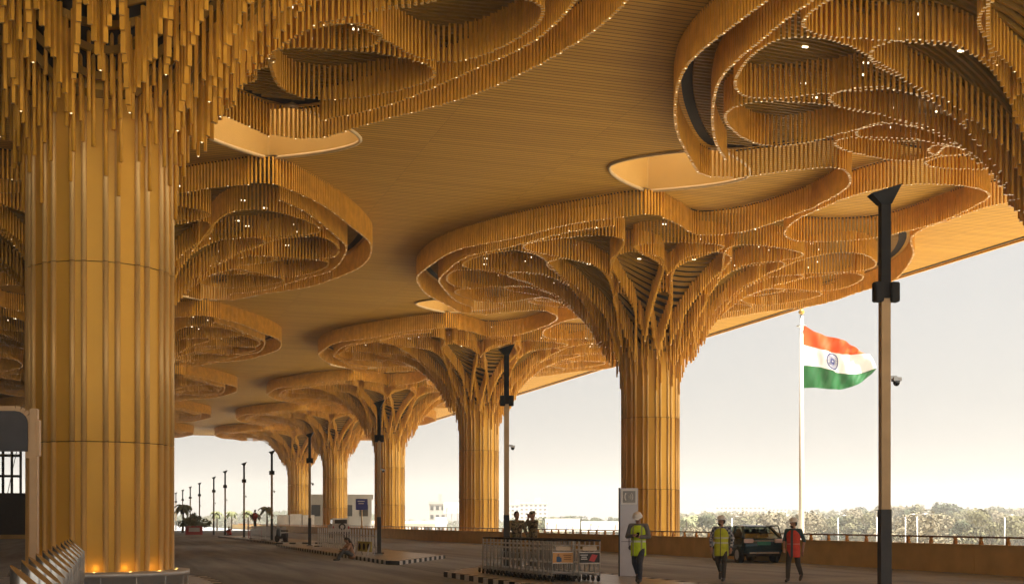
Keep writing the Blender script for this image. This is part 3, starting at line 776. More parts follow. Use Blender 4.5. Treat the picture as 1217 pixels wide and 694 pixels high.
def make_person(label, loc, rz, pose, wear, headgear=None, hair=True, group=None, scale=1.0, beard=False):
    """pose: joint positions in metres, the figure facing -y"""
    t = thing('person', label, 'person', loc, rz, group); t.scale = (scale,)*3
    J = pose
    sh = lambda s: Vector(J['sh'+s]); el = lambda s: Vector(J['el'+s]); wr = lambda s: Vector(J['wr'+s])
    hip = lambda s: Vector(J['hip'+s]); kn = lambda s: Vector(J['kn'+s]); an = lambda s: Vector(J['an'+s]); toe = lambda s: Vector(J['toe'+s])
    pel, chest, neck, head = Vector(J['pel']), Vector(J['chest']), Vector(J['neck']), Vector(J['head'])
    face = Vector(J.get('face', (0,-1,0))).normalized(); side = face.cross(Vector((0,0,1))).normalized(); upv = side.cross(face)
    def rings(mb, spec_):
        sx = (sh('l')-sh('r')).normalized(); o = len(mb.v); n = 18
        ax_ = (neck-pel).normalized(); L_ = (neck-pel).length
        for f, rx, ry in spec_:
            q_ = f/.52; c_ = pel.lerp(chest, min(1, q_/.6)) if q_ < .6 else chest.lerp(neck, (q_-.6)/.4)
            fy = sx.cross(ax_).normalized()
            for j in range(n):
                a = 2*PI*j/n; mb.v.append(tuple(c_ + sx*(rx*math.cos(a)) + fy*(ry*math.sin(a)) + (ax_*min(0, f))))
        k = len(spec_)
        for i in range(k-1):
            for j in range(n):
                mb.f.append([o+i*n+j, o+i*n+(j+1) % n, o+(i+1)*n+(j+1) % n, o+(i+1)*n+j]); mb.m.append(0); mb.sm.append(True)
        mb.f.append([o+j for j in reversed(range(n))]); mb.m.append(0); mb.sm.append(True)
        mb.f.append([o+(k-1)*n+j for j in range(n)]); mb.m.append(0); mb.sm.append(True)
    def torso(mb, e):
        rings(mb, [(-.10, .150+e, .110+e), (0, .160+e, .118+e), (.12, .148+e, .105+e), (.26, .168+e, .118+e), (.36, .178+e, .118+e), (.43, .150+e, .100+e), (.475, .085+e, .07+e), (.51, .055, .055)])
        cap(mb, sh('l'), .05+e, sh('r'), .05+e)
    def hand(mb, s):
        w_, e_ = wr(s), el(s); d = (w_-e_).normalized()
        hd = Vector(J.get('hand'+s, tuple(d))).normalized()
        pn = hd.cross(Vector((0,0,1)));  pn = pn.normalized() if pn.length > .1 else Vector((0,1,0))
        palm = w_ + hd*.045
        cap(mb, w_, .026, w_+hd*.075, .030)
        for i in range(4):
            o_ = pn*(-.030+.020*i); L_ = (.075, .085, .08, .062)[i]
            k0 = w_+hd*.08+o_; k1 = k0+hd*L_*.5; cur = pn.cross(hd)*(-.02)
            cap(mb, k0, .0115, k1, .0105, 2); cap(mb, k1, .0105, k1+hd*L_*.45+cur, .0095, 2)
        th = w_+hd*.03-pn*.028; cap(mb, th, .013, th+hd*.04-pn*.03, .011, 2)
    def body(mb):
        torso(mb, 0)
        cap(mb, chest+Vector((0,0,.08)), .075, neck, .056); cap(mb, neck, .055, head-upv*.05, .055)
        mb.ball(head+upv*.02, (.078, .095, .105)); mb.ball(head+face*.025-upv*.055, (.058, .062, .062))
        nz = head+face*.100-upv*.012; cap(mb, head+face*.085+upv*.02, .012, nz, .017, 2)
        for s2 in (-1, 1): mb.ball(head+side*(.080*s2)-upv*.005, (.014, .022, .03), 8, 6)
        for s in 'lr':
            cap(mb, sh(s), .055, el(s), .042); cap(mb, el(s), .042, wr(s), .029); hand(mb, s)
            cap(mb, hip(s), .088, kn(s), .058); cap(mb, kn(s), .058, an(s), .038); cap(mb, an(s)-Vector((0,0,.03)), .04, toe(s), .03)
    fuse('body', body, M['skin'], t, .012)
    ey = MB()
    for s2 in (-1, 1): ey.ball(head+face*.088+side*(.033*s2)+upv*.018, .011, 8, 6)
    ey.build('eyes', M['eye'], t)
    ey = MB(); p = head+face*.088-upv*.06; ey.ball(p, (.022, .012, .007), 8, 6); ey.build('mouth', M['lip'], t)
    def trousers(mb):
        mb.ball(pel, (.165, .125, .11))
        for s in 'lr':
            cap(mb, hip(s), .098, kn(s), .073); cap(mb, kn(s), .073, an(s)+Vector((0,0,.03)), .058)
    fuse('trousers', trousers, wear['trousers'], t, .016)
    def shirt(mb):
        torso(mb, .012)
        for s in 'lr':
            cap(mb, sh(s), .062, el(s), .054)
            if wear.get('long', True): cap(mb, el(s), .056, wr(s).lerp(el(s), .12), .043)
    fuse('shirt', shirt, wear['shirt'], t, .015)
    if 'vest' in wear:
        def vest(mb):
            rings(mb, [(-.14, .192, .150), (0, .190, .150), (.12, .180, .138), (.26, .196, .146), (.36, .192, .142), (.43, .158, .122), (.468, .105, .09)])
        fuse('vest', vest, wear['vest'], t, .016)
    for s in 'lr':
        def shoe(mb, s=s):
            a = an(s)-Vector((0,0,.02)); cap(mb, a, .050, toe(s), .040); cap(mb, a, .05, a.lerp(toe(s), -.25), .042)
        fuse('shoe', shoe, wear.get('shoe', M['shoe']), t, .016)
    if headgear == 'helmet':
        hb = MB(); prof = [(.126, 0), (.127, .01), (.112, .016), (.112, .05), (.099, .082), (.072, .106), (.03, .118)]
        hb.lathe(prof, 20); hb.box((0, -.135, .006), (.13, .06, .012)); hb.box((0, 0, .113), (.03, .13, .014))
        h = hb.build('helmet', M['helmet'], t); h.matrix_local = Matrix.Translation(head+upv*.035) @ Matrix((side, -face, upv)).transposed().to_4x4()
    elif headgear == 'cap':
        hb = MB(); hb.lathe([(.100, 0), (.102, .04), (.09, .075), (.04, .095)], 18); hb.box((0, -.13, .01), (.15, .11, .012))
        h = hb.build('cap', M['camo'], t); h.matrix_local = Matrix.Translation(head+upv*.045) @ Matrix((side, -face, upv)).transposed().to_4x4()
    if hair:
        def hr(mb):
            mb.ball(head-face*.018+upv*.04, (.088, .098, .098)); mb.ball(head-face*.05, (.07, .06, .085))
        fuse('hair', hr, M['hair'], t, .014)
    if beard:
        def br(mb): mb.ball(head+face*.045-upv*.085, (.052, .05, .042))
        fuse('beard', br, M['hair'], t, .012)
    return t
base = dict(pel=(0,0,.95), chest=(0,0,1.26), neck=(0,0,1.47), head=(0,-.01,1.60),
            shl=(.19,0,1.40), shr=(-.19,0,1.40), ell=(.25,.02,1.12), elr=(-.25,.02,1.12), wrl=(.25,-.06,.88), wrr=(-.25,-.06,.88),
            hipl=(.09,0,.90), hipr=(-.09,0,.90), knl=(.10,-.02,.49), knr=(-.10,-.02,.49), anl=(.10,.03,.09), anr=(-.10,.03,.09), toel=(.11,-.14,.04), toer=(-.11,-.14,.04))
def pose(**k): d = dict(base); d.update(k); return d
# worker with lime vest looking at a phone, mid-stride
p1 = pose(head=(0,-.08,1.585), neck=(0,-.02,1.47), face=(0,-.85,-.5), ell=(.27,-.02,1.14), elr=(-.27,-.02,1.14), wrl=(.07,-.24,1.13), wrr=(-.06,-.26,1.16),
          handl=(-.7,-.6,.2), handr=(.6,-.7,.3), knl=(.07,-.16,.50), anl=(.06,-.10,.10), toel=(.06,-.28,.05), knr=(-.10,.04,.50), anr=(-.09,.34,.20), toer=(-.09,.24,.06))
w1 = make_person('worker in lime vest and white helmet looking down at a phone by the grey pillar', (12.27, 28.2, .15), R(-36), p1,
   dict(trousers=M['jeans'], shirt=M['greyshirt'], vest=M['vest_lime']), 'helmet')
ph = MB(); ph.box((0,0,0), (.075,.012,.15), rx=R(-50)); o = ph.build('phone', M['black'], None); o.location = (12.27-.13, 28.2-.26, 1.34); o.rotation_euler = (0,0,R(-36))
tag(o, 'small black phone held by the worker in the lime vest', 'phone')
p2 = pose(face=(-.75,-.6,0), elr=(-.29,.06,1.13), wrr=(-.27,-.02,.90), ell=(.29,.05,1.13), wrl=(.27,-.10,.88), knl=(.09,-.10,.50), anl=(.08,-.10,.09), toel=(.08,-.27,.04), knr=(-.10,.06,.50), anr=(-.09,.36,.22), toer=(-.09,.27,.07))
make_person('bearded worker in yellow vest and plaid shirt walking in front of the parked car', (16.2, 31.5, 0), R(-38), p2,
   dict(trousers=M['trouser'], shirt=M['plaid'], vest=M['vest_yellow']), 'helmet', beard=True, scale=1.04)
p3 = pose(face=(-.6,-.75,0), ell=(.27,.10,1.12), wrl=(.24,.06,.86), elr=(-.27,.04,1.12), wrr=(-.22,-.14,.92), knr=(-.10,-.14,.50), anr=(-.10,-.18,.09), toer=(-.10,-.34,.04), knl=(.10,.08,.50), anl=(.10,.38,.17), toel=(.10,.27,.05))
make_person('worker in red vest over a teal shirt with white helmet, walking right of the car', (17.9, 30.55, 0), R(-48), p3,
   dict(trousers=M['trouser'], shirt=M['tealshirt'], vest=M['vest_red'], long=False), 'helmet', beard=True)
# two soldiers chatting behind the carts
p4 = pose(face=(.3,-.9,0), wrl=(.34,-.10,.92), ell=(.28,.02,1.13))
make_person('bareheaded soldier in camouflage standing behind the luggage carts', (12.68, 39.0, .15), R(-5), p4, dict(trousers=M['camo'], shirt=M['camo']), None, scale=1.06)
p5 = pose(face=(-.35,-.75,-.1), ell=(.26,-.12,1.14), wrl=(.05,-.17,1.06), handl=(-.9,-.2,.1), elr=(-.24,-.16,1.24), wrr=(-.06,-.13,1.50), handr=(.1,-.1,.9))
make_person('soldier in camouflage and cap, one hand raised to the mouth, behind the carts', (13.2, 38.9, .15), R(-70), p5, dict(trousers=M['camo'], shirt=M['camo']), 'cap', hair=False, scale=1.06)
# woman sitting on the kerb
M['peach'] = mat('peach_blouse', (.42, .24, .15), .85, 0, .2, 14)
M['greyskirt'] = mat('grey_skirt', (.10, .105, .11), .9, 0, .3, 14)
p6 = pose(pel=(0,0,.26), chest=(0,-.10,.54), neck=(0,-.17,.73), head=(0,-.24,.85), face=(0,-.85,-.5), shl=(.17,-.13,.68), shr=(-.17,-.13,.68), ell=(.22,-.28,.48), elr=(-.22,-.28,.48),
   wrl=(.10,-.46,.42), wrr=(-.10,-.46,.42), hipl=(.09,-.03,.24), hipr=(-.09,-.03,.24), knl=(.11,-.42,.42), knr=(-.11,-.40,.40), anl=(.10,-.66,.06), anr=(-.10,-.60,.06), toel=(.10,-.84,.02), toer=(-.10,-.78,.02))
wm = make_person('woman with long dark hair in a peach top sitting on the striped kerb', (9.95, 53.4, .0), R(-75), p6, dict(trousers=M['greyskirt'], shirt=M['peach'], long=False))
def hr2(mb): cap(mb, (0,-.15,.88), .07, (0,.05,.62), .05); cap(mb, (0,.05,.62), .05, (0,.08,.48), .03)
fuse('ponytail', hr2, M['hair'], wm, .016)
# far people in red
M['redcloth'] = mat('red_cloth', (.55, .07, .05), .85, 0, .2, 14)
p7 = pose(pel=(0,0,.24), chest=(0,-.10,.52), neck=(0,-.14,.70), head=(0,-.18,.83), shl=(.17,-.1,.66), shr=(-.17,-.1,.66), ell=(.24,-.25,.46), elr=(-.24,-.25,.46), wrl=(.12,-.42,.36), wrr=(-.12,-.42,.36),
   hipl=(.09,-.02,.22), hipr=(-.09,-.02,.22), knl=(.16,-.36,.48), knr=(-.16,-.36,.48), anl=(.12,-.22,.08), anr=(-.12,-.22,.08), toel=(.13,-.4,.03), toer=(-.13,-.4,.03))
make_person('worker in red squatting on the far median between two lamp poles', (12.5, 137.0, .15), R(-60), p7, dict(trousers=M['redcloth'], shirt=M['redcloth']))
make_person('worker in red standing on a platform beside the red table on the far median', (12.4, 112.5, .95), R(-60), base, dict(trousers=M['trouser'], shirt=M['redcloth']))

# ------------------------------------------------------------------ car
car_glass = bpy.data.materials.new('tinted_car_glass'); car_glass.use_nodes = True
N, L = nodes(car_glass); N.remove(N['Principled BSDF'])
ta = N.new('ShaderNodeBsdfTransparent'); ta.inputs['Color'].default_value = (.40, .44, .42, 1)
ga = N.new('ShaderNodeBsdfGlossy'); ga.inputs['Roughness'].default_value = .04; mxs = N.new('ShaderNodeMixShader'); mxs.inputs[0].default_value = .12
L.new(ta.outputs[0], mxs.inputs[1]); L.new(ga.outputs[0], mxs.inputs[2]); L.new(mxs.outputs[0], N['Material Output'].inputs['Surface'])
def make_car():
    t = thing('parked_car', 'dark teal hatchback parked by the parapet, seen from behind with a door open', 'car', (24.75, 44.5, 0), R(-6)); t.scale = (.96, .96, .98)
    paint = mat('teal_paint', (.010, .042, .058), .22, .3, .05, 3, spec=.6)
    # rear at y=0, nose at y=+4.1 ; lofted half sections
    st = [(0.02, .78, .42, .95, .55), (.10, .84, .36, 1.00, .62), (.45, .88, .30, 1.03, .70), (1.0, .90, .26, 1.02, .72), (2.2, .90, .26, .98, .72), (3.0, .89, .26, .95, .70), (3.7, .84, .30, .86, .62), (4.1, .68, .38, .72, .52)]
    prof = lambda w_, zl, zt: [(-w_*.90, zl), (-w_, zl+.12), (-w_*1.0, (zl+zt)/2), (-w_*.97, zt-.08), (-w_*.90, zt), (w_*.90, zt), (w_*.97, zt-.08), (w_*1.0, (zl+zt)/2), (w_, zl+.12), (w_*.90, zl)]
    mb = MB(); n = 10; vs = []; fs = []
    for (y, w_, zl, zt, _) in st: vs += [(x, y, z) for x, z in prof(w_, zl, zt)]
    for i in range(len(st)-1):
        for j in range(n): fs.append((i*n+j, i*n+(j+1) % n, (i+1)*n+(j+1) % n, (i+1)*n+j))
    fs.append(tuple(reversed(range(n)))); fs.append(tuple(range((len(st)-1)*n, len(st)*n)))
    mb.add(vs, fs, 0, True); o = mb.build('body', paint, t, True)
    # greenhouse
    gh = MB(); gs = [(.14, .80, 1.0, 1.02), (.78, .62, 1.0, 1.46), (1.5, .62, 1.0, 1.52), (2.1, .63, .98, 1.49), (3.0, .76, .95, .98)]
    vs = []; fs = []
    for (y, w_, zl, zt) in gs: vs += [(-.84, y, zl-.02), (-w_, y, zt-.04 if zt > 1.1 else zt), (-w_*.85, y, zt), (w_*.85, y, zt), (w_, y, zt-.04 if zt > 1.1 else zt), (.84, y, zl-.02)]
    for i in range(len(gs)-1):
        for j in range(5): fs.append((i*6+j, i*6+j+1, (i+1)*6+j+1, (i+1)*6+j))
    gh.add(vs, fs, 0); gh.build('window_glass', car_glass, t, True)
    r_ = MB(); vs = []
    for (y, w_, z) in ((.70, .58, 1.48), (1.5, .60, 1.55), (2.15, .57, 1.52)): vs += [(-w_, y, z-.03), (-w_*.8, y, z), (w_*.8, y, z), (w_, y, z-.03)]
    fs = [(i*4+j, i*4+j+1, (i+1)*4+j+1, (i+1)*4+j) for i in range(2) for j in range(3)]
    r_.add(vs, fs, 0, True)
    r_.box((0, .68, 1.465), (1.12, .16, .04)); r_.build('roof', paint, t)
    for s in (-1, 1):
        for bar_ in (((s*.81, .16, 1.02), (s*.60, .80, 1.46), .10, .08), ((s*.83, 1.45, 1.0), (s*.66, 1.4, 1.5), .06, .05), ((s*.83, 2.85, .97), (s*.65, 2.1, 1.48), .05, .05)):
            p = MB(); p.bar(*bar_); p.build('roof_pillar', paint, t)
        l = MB(); l.box((s*.66, .02, .90), (.38, .12, .16), rz=s*.16); bevel(l.build('tail_light', mat('lamp_lens', (.72, .50, .42), .25, 0, .1, 9), t), .02)
        m_ = MB(); m_.box((s*.98, 2.35, 1.02), (.16, .09, .11)); bevel(m_.build('wing_mirror', paint, t), .02)
    for x, y in ((-.78, .72), (.78, .72), (-.78, 3.3), (.78, 3.3)):
        wv = MB(); wv.tube([(x-.11, y, .33), (x+.11, y, .33)], .33, 24); wo = wv.build('wheel', M['rubber'], t)
        rm = MB(); sx = math.copysign(.115, x); rm.tube([(x+sx*.9, y, .33), (x+sx*1.03, y, .33)], .21, 16); rm.build('rim', M['steel_dark'], wo)
    for x, y in ((-.36, 1.9), (.36, 1.9), (-.36, .95), (.36, .95)):
        b = MB(); b.box((x, y, 1.08), (.42, .12, .34)); b.box((x, y, 1.30), (.22, .09, .14)); bevel(b.build('car_seat', M['black'], t), .02)
    b = MB(); b.box((0, .0, .90), (.92, .03, .035)); b.build('chrome_strip', M['steel'], t)
    b = MB(); b.box((0, -.01, .80), (.58, .03, .14)); b.build('number_plate', mat('green_plate', (.03, .22, .14), .4, 0, .05, 5), t)
    b = MB(); b.box((0, .03, .50), (1.62, .16, .20)); o = bevel(b.build('bumper', paint, t), .05)
    b = MB(); b.box((0, -.045, .42), (1.3, .05, .07)); b.build('skid_strip', M['steel'], o)
    b = MB(); b.box((0, .10, .34), (1.5, .2, .12)); b.build('diffuser', M['black'], t)
    b = MB(); b.box((0, .62, 1.475), (1.08, .24, .03)); b.build('spoiler', M['black'], t)
    b = MB(); b.tube([(0, .75, 1.55), (0, .68, 1.66)], [.03, .008], 8); b.build('antenna', M['black'], t)
    d = thing('door', None, None); d.parent = t; d.location = (.90, 2.75, 0); d.rotation_euler = (0, 0, R(62))
    b = MB(); b.box((0, -.52, .66), (.06, 1.04, .66)); bevel(b.build('door_panel', paint, d), .02)
    b = MB(); b.bar((0, -1.0, .97), (-.08, -.86, 1.50), .05, .05); b.bar((-.08, -.86, 1.50), (-.06, -.35, 1.47), .05, .05); b.bar((-.06, -.35, 1.47), (0, -.02, .99), .05, .05); b.build('window_frame', M['black'], d)
    return t
make_car()

# ------------------------------------------------------------------ far white jeep on the road
jp = thing('white_jeep', 'white jeep with a spare wheel on its back door, parked far along the parapet', 'jeep', (21.6, 121.5, 0), R(-3))
b = MB(); b.box((0, 1.9, .95), (1.7, 3.8, .8)); bevel(b.build('body', M['white'], jp), .06)
b = MB(); b.side([(.05, 1.35), (2.6, 1.35), (2.2, 1.92), (.18, 1.95)], -.76, .76); b.build('cabin', M['white'], jp, True)
b = MB(); b.box((0, .07, 1.62), (1.2, .04, .38), rx=R(-8)); b.build('rear_window', M['glass'], jp)
for s in (-1, 1):
    b = MB(); b.box((s*.765, 1.2, 1.62), (.02, 1.6, .36)); b.build('side_window', M['glass'], jp)
    b = MB(); b.box((s*.74, -.02, 1.05), (.14, .04, .26)); b.build('tail_light', M['ad_red'], jp)
for x, y in ((-.72, .75), (.72, .75), (-.72, 3.1), (.72, 3.1)):
    b = MB(); b.tube([(x-.12, y, .36), (x+.12, y, .36)], .36, 18); b.build('wheel', M['rubber'], jp)
b = MB(); b.tube([(.1, -.16, 1.12), (.1, -.0, 1.12)], .33, 18); sw = b.build('spare_wheel', M['rubber'], jp)
b = MB(); b.tube([(.1, -.18, 1.12), (.1, -.16, 1.12)], .19, 14); b.build('rim', M['ad_white'], sw)
b = MB(); b.box((0, -.03, .55), (1.7, .14, .18)); b.build('bumper', M['charcoal'], jp)

# ------------------------------------------------------------------ flag
FX, FY = 52.4, 88.2
fp = thing('flagpole', 'tall pale steel flagpole with a gilded finial, beyond the parapet', 'flagpole', (FX, FY, -7.2))
b = MB(); b.tube([(0,0,0), (0,0,12), (0,0,25.2)], [.26, .2, .13], 14); b.build('pole', mat('pale_pole', (.66,.64,.58), .4, .3, .05, 2), fp)
b = MB(); b.lathe([(.0,0),(.16,.05),(.26,.2),(.16,.35),(.10,.5),(.2,.62),(.06,.8),(.0,.95)], 16, c=(0,0,25.2)); b.build('finial', mat('gilded', (.65,.42,.12), .3, .6, .1, 4), fp)
b = MB(); b.tube([(.35*math.cos(a), .35*math.sin(a), 24.3) for a in [2*PI*i/16 for i in range(17)]], .05, 6); b.build('truck_ring', M['steel_dark'], fp)
fl = MB()
def crv(pp, u):
    k = len(pp)-1; x = min(u*k, k-1e-6); i = int(x)
    c_ = catmull(pp, False, 10); j = u*(len(c_)-1); a = int(min(j, len(c_)-2)); t_ = j-a
    return tuple(c_[a][q]*(1-t_)+c_[a+1][q]*t_ for q in (0, 1))
C_ = [[(950.5,384),(966,393),(985,400),(1004,405),(1020,412),(1033,419)], [(951,409),(967,413),(984,418),(1001,420.5),(1018,419.5),(1034,420)],
      [(951,434),(968,435.5),(985,439.5),(1003,443),(1022,443),(1041,437)], [(951.5,461),(968,461),(985,462),(1003,461.5),(1021,456),(1038,444)]]
NU, NV = 64, 36
ax = Vector((.952, -.306, 0)); dpt = Vector((.306, .952, 0))
vs = []; uvs = []
for v in range(NV+1):
    band = min(v//12, 2); tt = (v-band*12)/12
    for u in range(NU+1):
        uu = u/NU
        a = crv(C_[band], uu); b_ = crv(C_[band+1], uu)
        px = a[0]+(b_[0]-a[0])*tt; py = a[1]+(b_[1]-a[1])*tt
        bul = 1 + .03*math.sin(PI*(v/NV))*uu
        X_ = (px-950.5)/15.5*bul; Z_ = (619-py)/15 + 1.66 + 7.2
        w_ = .42*uu**.6*math.sin(9*uu + 3.2*v/NV) + .17*math.sin(21*uu - 5*v/NV)*uu**.5 + .09*math.sin(38*uu + 11*v/NV)*min(1, uu*4) + 2.2*uu*uu*.3
        vs.append(ax*X_ + dpt*w_ + Vector((0,0,Z_))); uvs.append((uu, v/NV))
fs = []; ms = []
for v in range(NV):
    for u in range(NU):
        fl.add([], [], 0)
        fl.f.append([v*(NU+1)+u, v*(NU+1)+u+1, (v+1)*(NU+1)+u+1, (v+1)*(NU+1)+u]); fl.m.append(v//12); fl.sm.append(True)
fl.v = [tuple(p) for p in vs]
def cloth(name, col):
    m = bpy.data.materials.new(name); m.use_nodes = True; N, L = nodes(m)
    b = N['Principled BSDF']; b.inputs['Base Color'].default_value = list(col)+[1]; b.inputs['Roughness'].default_value = .7
    tr = N.new('ShaderNodeBsdfTranslucent'); tr.inputs['Color'].default_value = list(col)+[1]
    mx = N.new('ShaderNodeMixShader'); mx.inputs[0].default_value = .3
    L.new(b.outputs[0], mx.inputs[1]); L.new(tr.outputs[0], mx.inputs[2]); L.new(mx.outputs[0], N['Material Output'].inputs['Surface'])
    return m
fo = fl.build('flag', [cloth('saffron', (.74, .085, .006)), cloth('flag_white', (.80, .79, .77)), cloth('flag_green', (.008, .115, .026))])
fo.location = (FX, FY, -7.2)
uvl = fo.data.uv_layers.new(name='UVMap')
for lp in fo.data.loops: uvl.data[lp.index].uv = uvs[lp.vertex_index]
tag(fo, 'orange, white and green tricolour flag with a blue spoked wheel, flying from the pole', 'flag')
# the wheel emblem follows the cloth: thin strips laid on both faces
ch = MB()
def onflag(uu, vv):
    u = max(0, min(NU-1e-3, uu*NU)); v = max(0, min(NV-1e-3, vv*NV)); i, j = int(u), int(v); a, b_ = u-i, v-j
    g_ = lambda ii, jj: Vector(vs[jj*(NU+1)+ii])
    return g_(i,j)*(1-a)*(1-b_) + g_(i+1,j)*a*(1-b_) + g_(i,j+1)*(1-a)*b_ + g_(i+1,j+1)*a*b_
cu, cv, ru, rv = .44, .5, .092, .150
for off in (-.07, .07):
    nn = dpt*off
    for k in range(28):
        a0, a1 = 2*PI*k/28, 2*PI*(k+1)/28
        q = [onflag(cu+ru*f*math.cos(a), cv+rv*f*math.sin(a))+nn for a, f in ((a0,1),(a1,1),(a1,.86),(a0,.86))]; ch.add(q, [(0,1,2,3)])
    for k in range(24):
        a = 2*PI*k/24; d = .035
        q = [onflag(cu+ru*f*math.cos(aa), cv+rv*f*math.sin(aa))+nn for aa, f in ((a-.25,.14),(a+.25,.14),(a+d,.88),(a-d,.88))]; ch.add(q, [(0,1,2,3)])
ch.build('spoked_wheel', mat('navy', (.012, .018, .11), .7, 0, 0), fo)

# ------------------------------------------------------------------ left foreground
def make_bollard():
    b = MB(); n = 28; r = .15; vs = [(r*math.cos(2*PI*j/n), r*math.sin(2*PI*j/n), 0) for j in range(n)]
    vs += [(x, y, 1.03 - x/r*.135) for x, y, z in vs]
    b.add(vs[:], [(j, (j+1) % n, n+(j+1) % n, n+j) for j in range(n)], 0, True)
    b.add(vs[n:], [tuple(range(n))], 0)
    b.add([(x*1.15, y*1.15, 0) for x, y, z in vs[:n]] + [(x*1.15, y*1.15, .03) for x, y, z in vs[:n]], [(j, (j+1) % n, n+(j+1) % n, n+j) for j in range(n)] + [tuple(range(n, 2*n))], 0)
    return b.build('slanted_bollard', M['steel'])
bo = make_bollard()
bys = [10.7, 12.1, 13.2, 14.5, 16.0, 17.4, 18.9, 20.3, 22.2, 24.0, 25.6, 27.4]
for i, y in enumerate(bys):
    o = bo if i == 0 else bo.copy()
    if i: COL.objects.link(o)
    o.location = (-.58, y, .15); o.rotation_euler = (0, 0, R(-8))
    lab = 'slant-topped stainless bollard closest to the camera' if i == 0 else ('slant-topped stainless bollard right against the round steel plinth' if i == len(bys)-1 else
        'slant-topped stainless bollard, %s one behind the closest bollard' % ords[i-1])
    tag(o, lab, 'bollard', 'row of slant-topped bollards')
sg = thing('sign_post', 'beige sign post carrying a dark rounded panel at the far left', 'sign', (-1.2, 23.4, .15), R(-17.8))
b = MB(); b.box((0,0,1.73), (.13,.13,3.46)); bevel(b.build('post', M['beige'], sg), .012)
b = MB(); poly = [(-1.9, 2.72), (-.10, 2.72), (-.10, 3.20)] + [(-.10-.22+.22*math.cos(a), 3.20+.22*math.sin(a)) for a in (.3,.6,.9,1.2,1.5707)] + [(-1.9, 3.42)]
n = len(poly); b.add([(x, -.05, z) for x, z in poly]+[(x, .05, z) for x, z in poly], [tuple(range(n)), tuple(reversed(range(n, 2*n)))]+[(i, (i+1) % n, n+(i+1) % n, n+i) for i in range(n)])
b.build('panel', mat('sign_grey', (.055,.055,.06), .5, 0, .1, 4), sg, True)
b = MB(); fr_ = [(-.08, 2.60), (-.08, 3.20)] + [(-.08-.24+.24*math.cos(a), 3.20+.24*math.sin(a)) for a in (.3,.6,.9,1.2,1.5707)] + [(-1.9, 3.44)]
for a, c in zip(fr_, fr_[1:]): b.bar((a[0], 0, a[1]), (c[0], 0, c[1]), .05, .13)
b.build('frame', M['beige'], sg)
b = MB(); b.box((.02, 0, 2.95), (.16, .1, .62)); b.build('mount', M['beige'], sg)
# dark hoarding and scaffold far left
hd = thing('hoarding', 'tall dark hoarding wall with an ochre base at the far left', 'hoarding', (-13, 127, 0))
b = MB(); b.box((0, 0, 2.35), (20, .2, 3.9)); b.build('panel', M['charcoal'], hd)
b = MB(); b.box((0, -.05, .2), (20, .4, .4)); b.build('base', M['parapet'], hd)
sc = thing('scaffold', 'steel scaffold tower standing above the dark hoarding wall', 'scaffold', (-13, 131, 0))
b = MB()
for ix in range(11):
    for iy in range(2): b.tube([(-3+ix*.8, iy*1.6, 0), (-3+ix*.8, iy*1.6, 10)], .08, 6)
b.build('uprights', M['black'], sc)
b = MB()
for z in range(2, 11, 2):
    for iy in range(2): b.tube([(-3, iy*1.6, z), (5, iy*1.6, z)], .07, 6)
b.build('ledgers', M['black'], sc)
b = MB()
for z in (4, 6, 8): b.box((1, .8, z+.1), (8, 1.4, .08))
b.build('planks', M['bark'], sc)
b = MB()
for ix in range(5): b.bar((-3+ix*1.6, 0, 2), (-1.4+ix*1.6, 0, 10), .06)
b.build('braces', M['black'], sc)
gb = thing('glass_barrier', 'short glass barrier with a steel post at the far left edge', 'barrier', (-3.9, 31.5, 0), R(-17.8))
b = MB(); b.box((0,0,.55), (.06,.06,1.1)); b.build('post', M['steel'], gb)
b = MB(); b.box((-.8,0,.58), (1.5,.02,.95)); b.build('panel', M['steel_dark'], gb)
# terminal behind the left row
tm = thing('terminal_building', 'dark bronze glazed terminal front along the left side', 'building', (-30.2, 110, 0))
b = MB(); b.box((-.3, 0, 8.2), (.5, 230, 16.4)); b.build('wall', mat('bronze_glass', (.06, .05, .04), .25, 0, .1, .5), tm)
b = MB()
for i in range(46): b.box((.02, -112+i*5, 8.2), (.14, .16, 16.4))
b.build('mullions', M['rail'], tm)

# ------------------------------------------------------------------ median furniture
def picket(label, loc, L_, n, rz, m=None, h=1.0):
    t = thing('picket_barrier', label, 'barrier', loc, rz, 'picket barriers on the median')
    b = MB()
    for z in (.30, .82): b.box((0, L_/2, z*h), (.035, L_, .05))
    b.build('rails', m or M['white'], t)
    b = MB(); b.box((0, 0, .55*h), (.06, .13, 1.06*h)); b.add([(-.03, -.065, 1.08*h), (.03, -.065, 1.08*h), (.03, .065, 1.08*h), (-.03, .065, 1.08*h), (0, 0, 1.14*h)], [(0,1,4),(1,2,4),(2,3,4),(3,0,4)])
    pm = b.mesh('picket', m or M['white'])
    for i in range(n):
        o = bpy.data.objects.new('picket', pm); COL.objects.link(o); o.parent = t; o.location = (0, i*L_/(n-1), 0)
    for y in (.2, L_-.2):
        b = MB(); b.box((0, y, .03), (.5, .14, .06)); b.build('foot', M['charcoal'], t)
    return t
picket('white picket barrier on the median behind the seated woman', (12.0, 57.5, .15), 8.0, 12, R(0))
picket('white picket barrier on the median, farther one nearer the lamp pole', (12.0, 66.2, .15), 9.0, 13, R(0))
picket('steel crowd barrier with close bars on the far median', (12.3, 92.0, .15), 9.0, 16, R(2), M['steel_dark'], 1.0)
picket('steel crowd barrier continuing beyond the close-barred one on the far median', (11.95, 101.6, .15), 7.0, 12, R(2), M['steel_dark'], 1.0)
M['yellow'] = mat('yellow_paint', (.55, .44, .10), .5, 0, .12, 6)
bb = thing('yellow_barricade', 'low yellow barricade with black round holes beside the seated woman', 'barricade', (11.05, 54.6, .15), R(6))
b = MB(); b.box((0, 1.0, .38), (.06, 2.0, .45)); b.build('board', M['yellow'], bb)
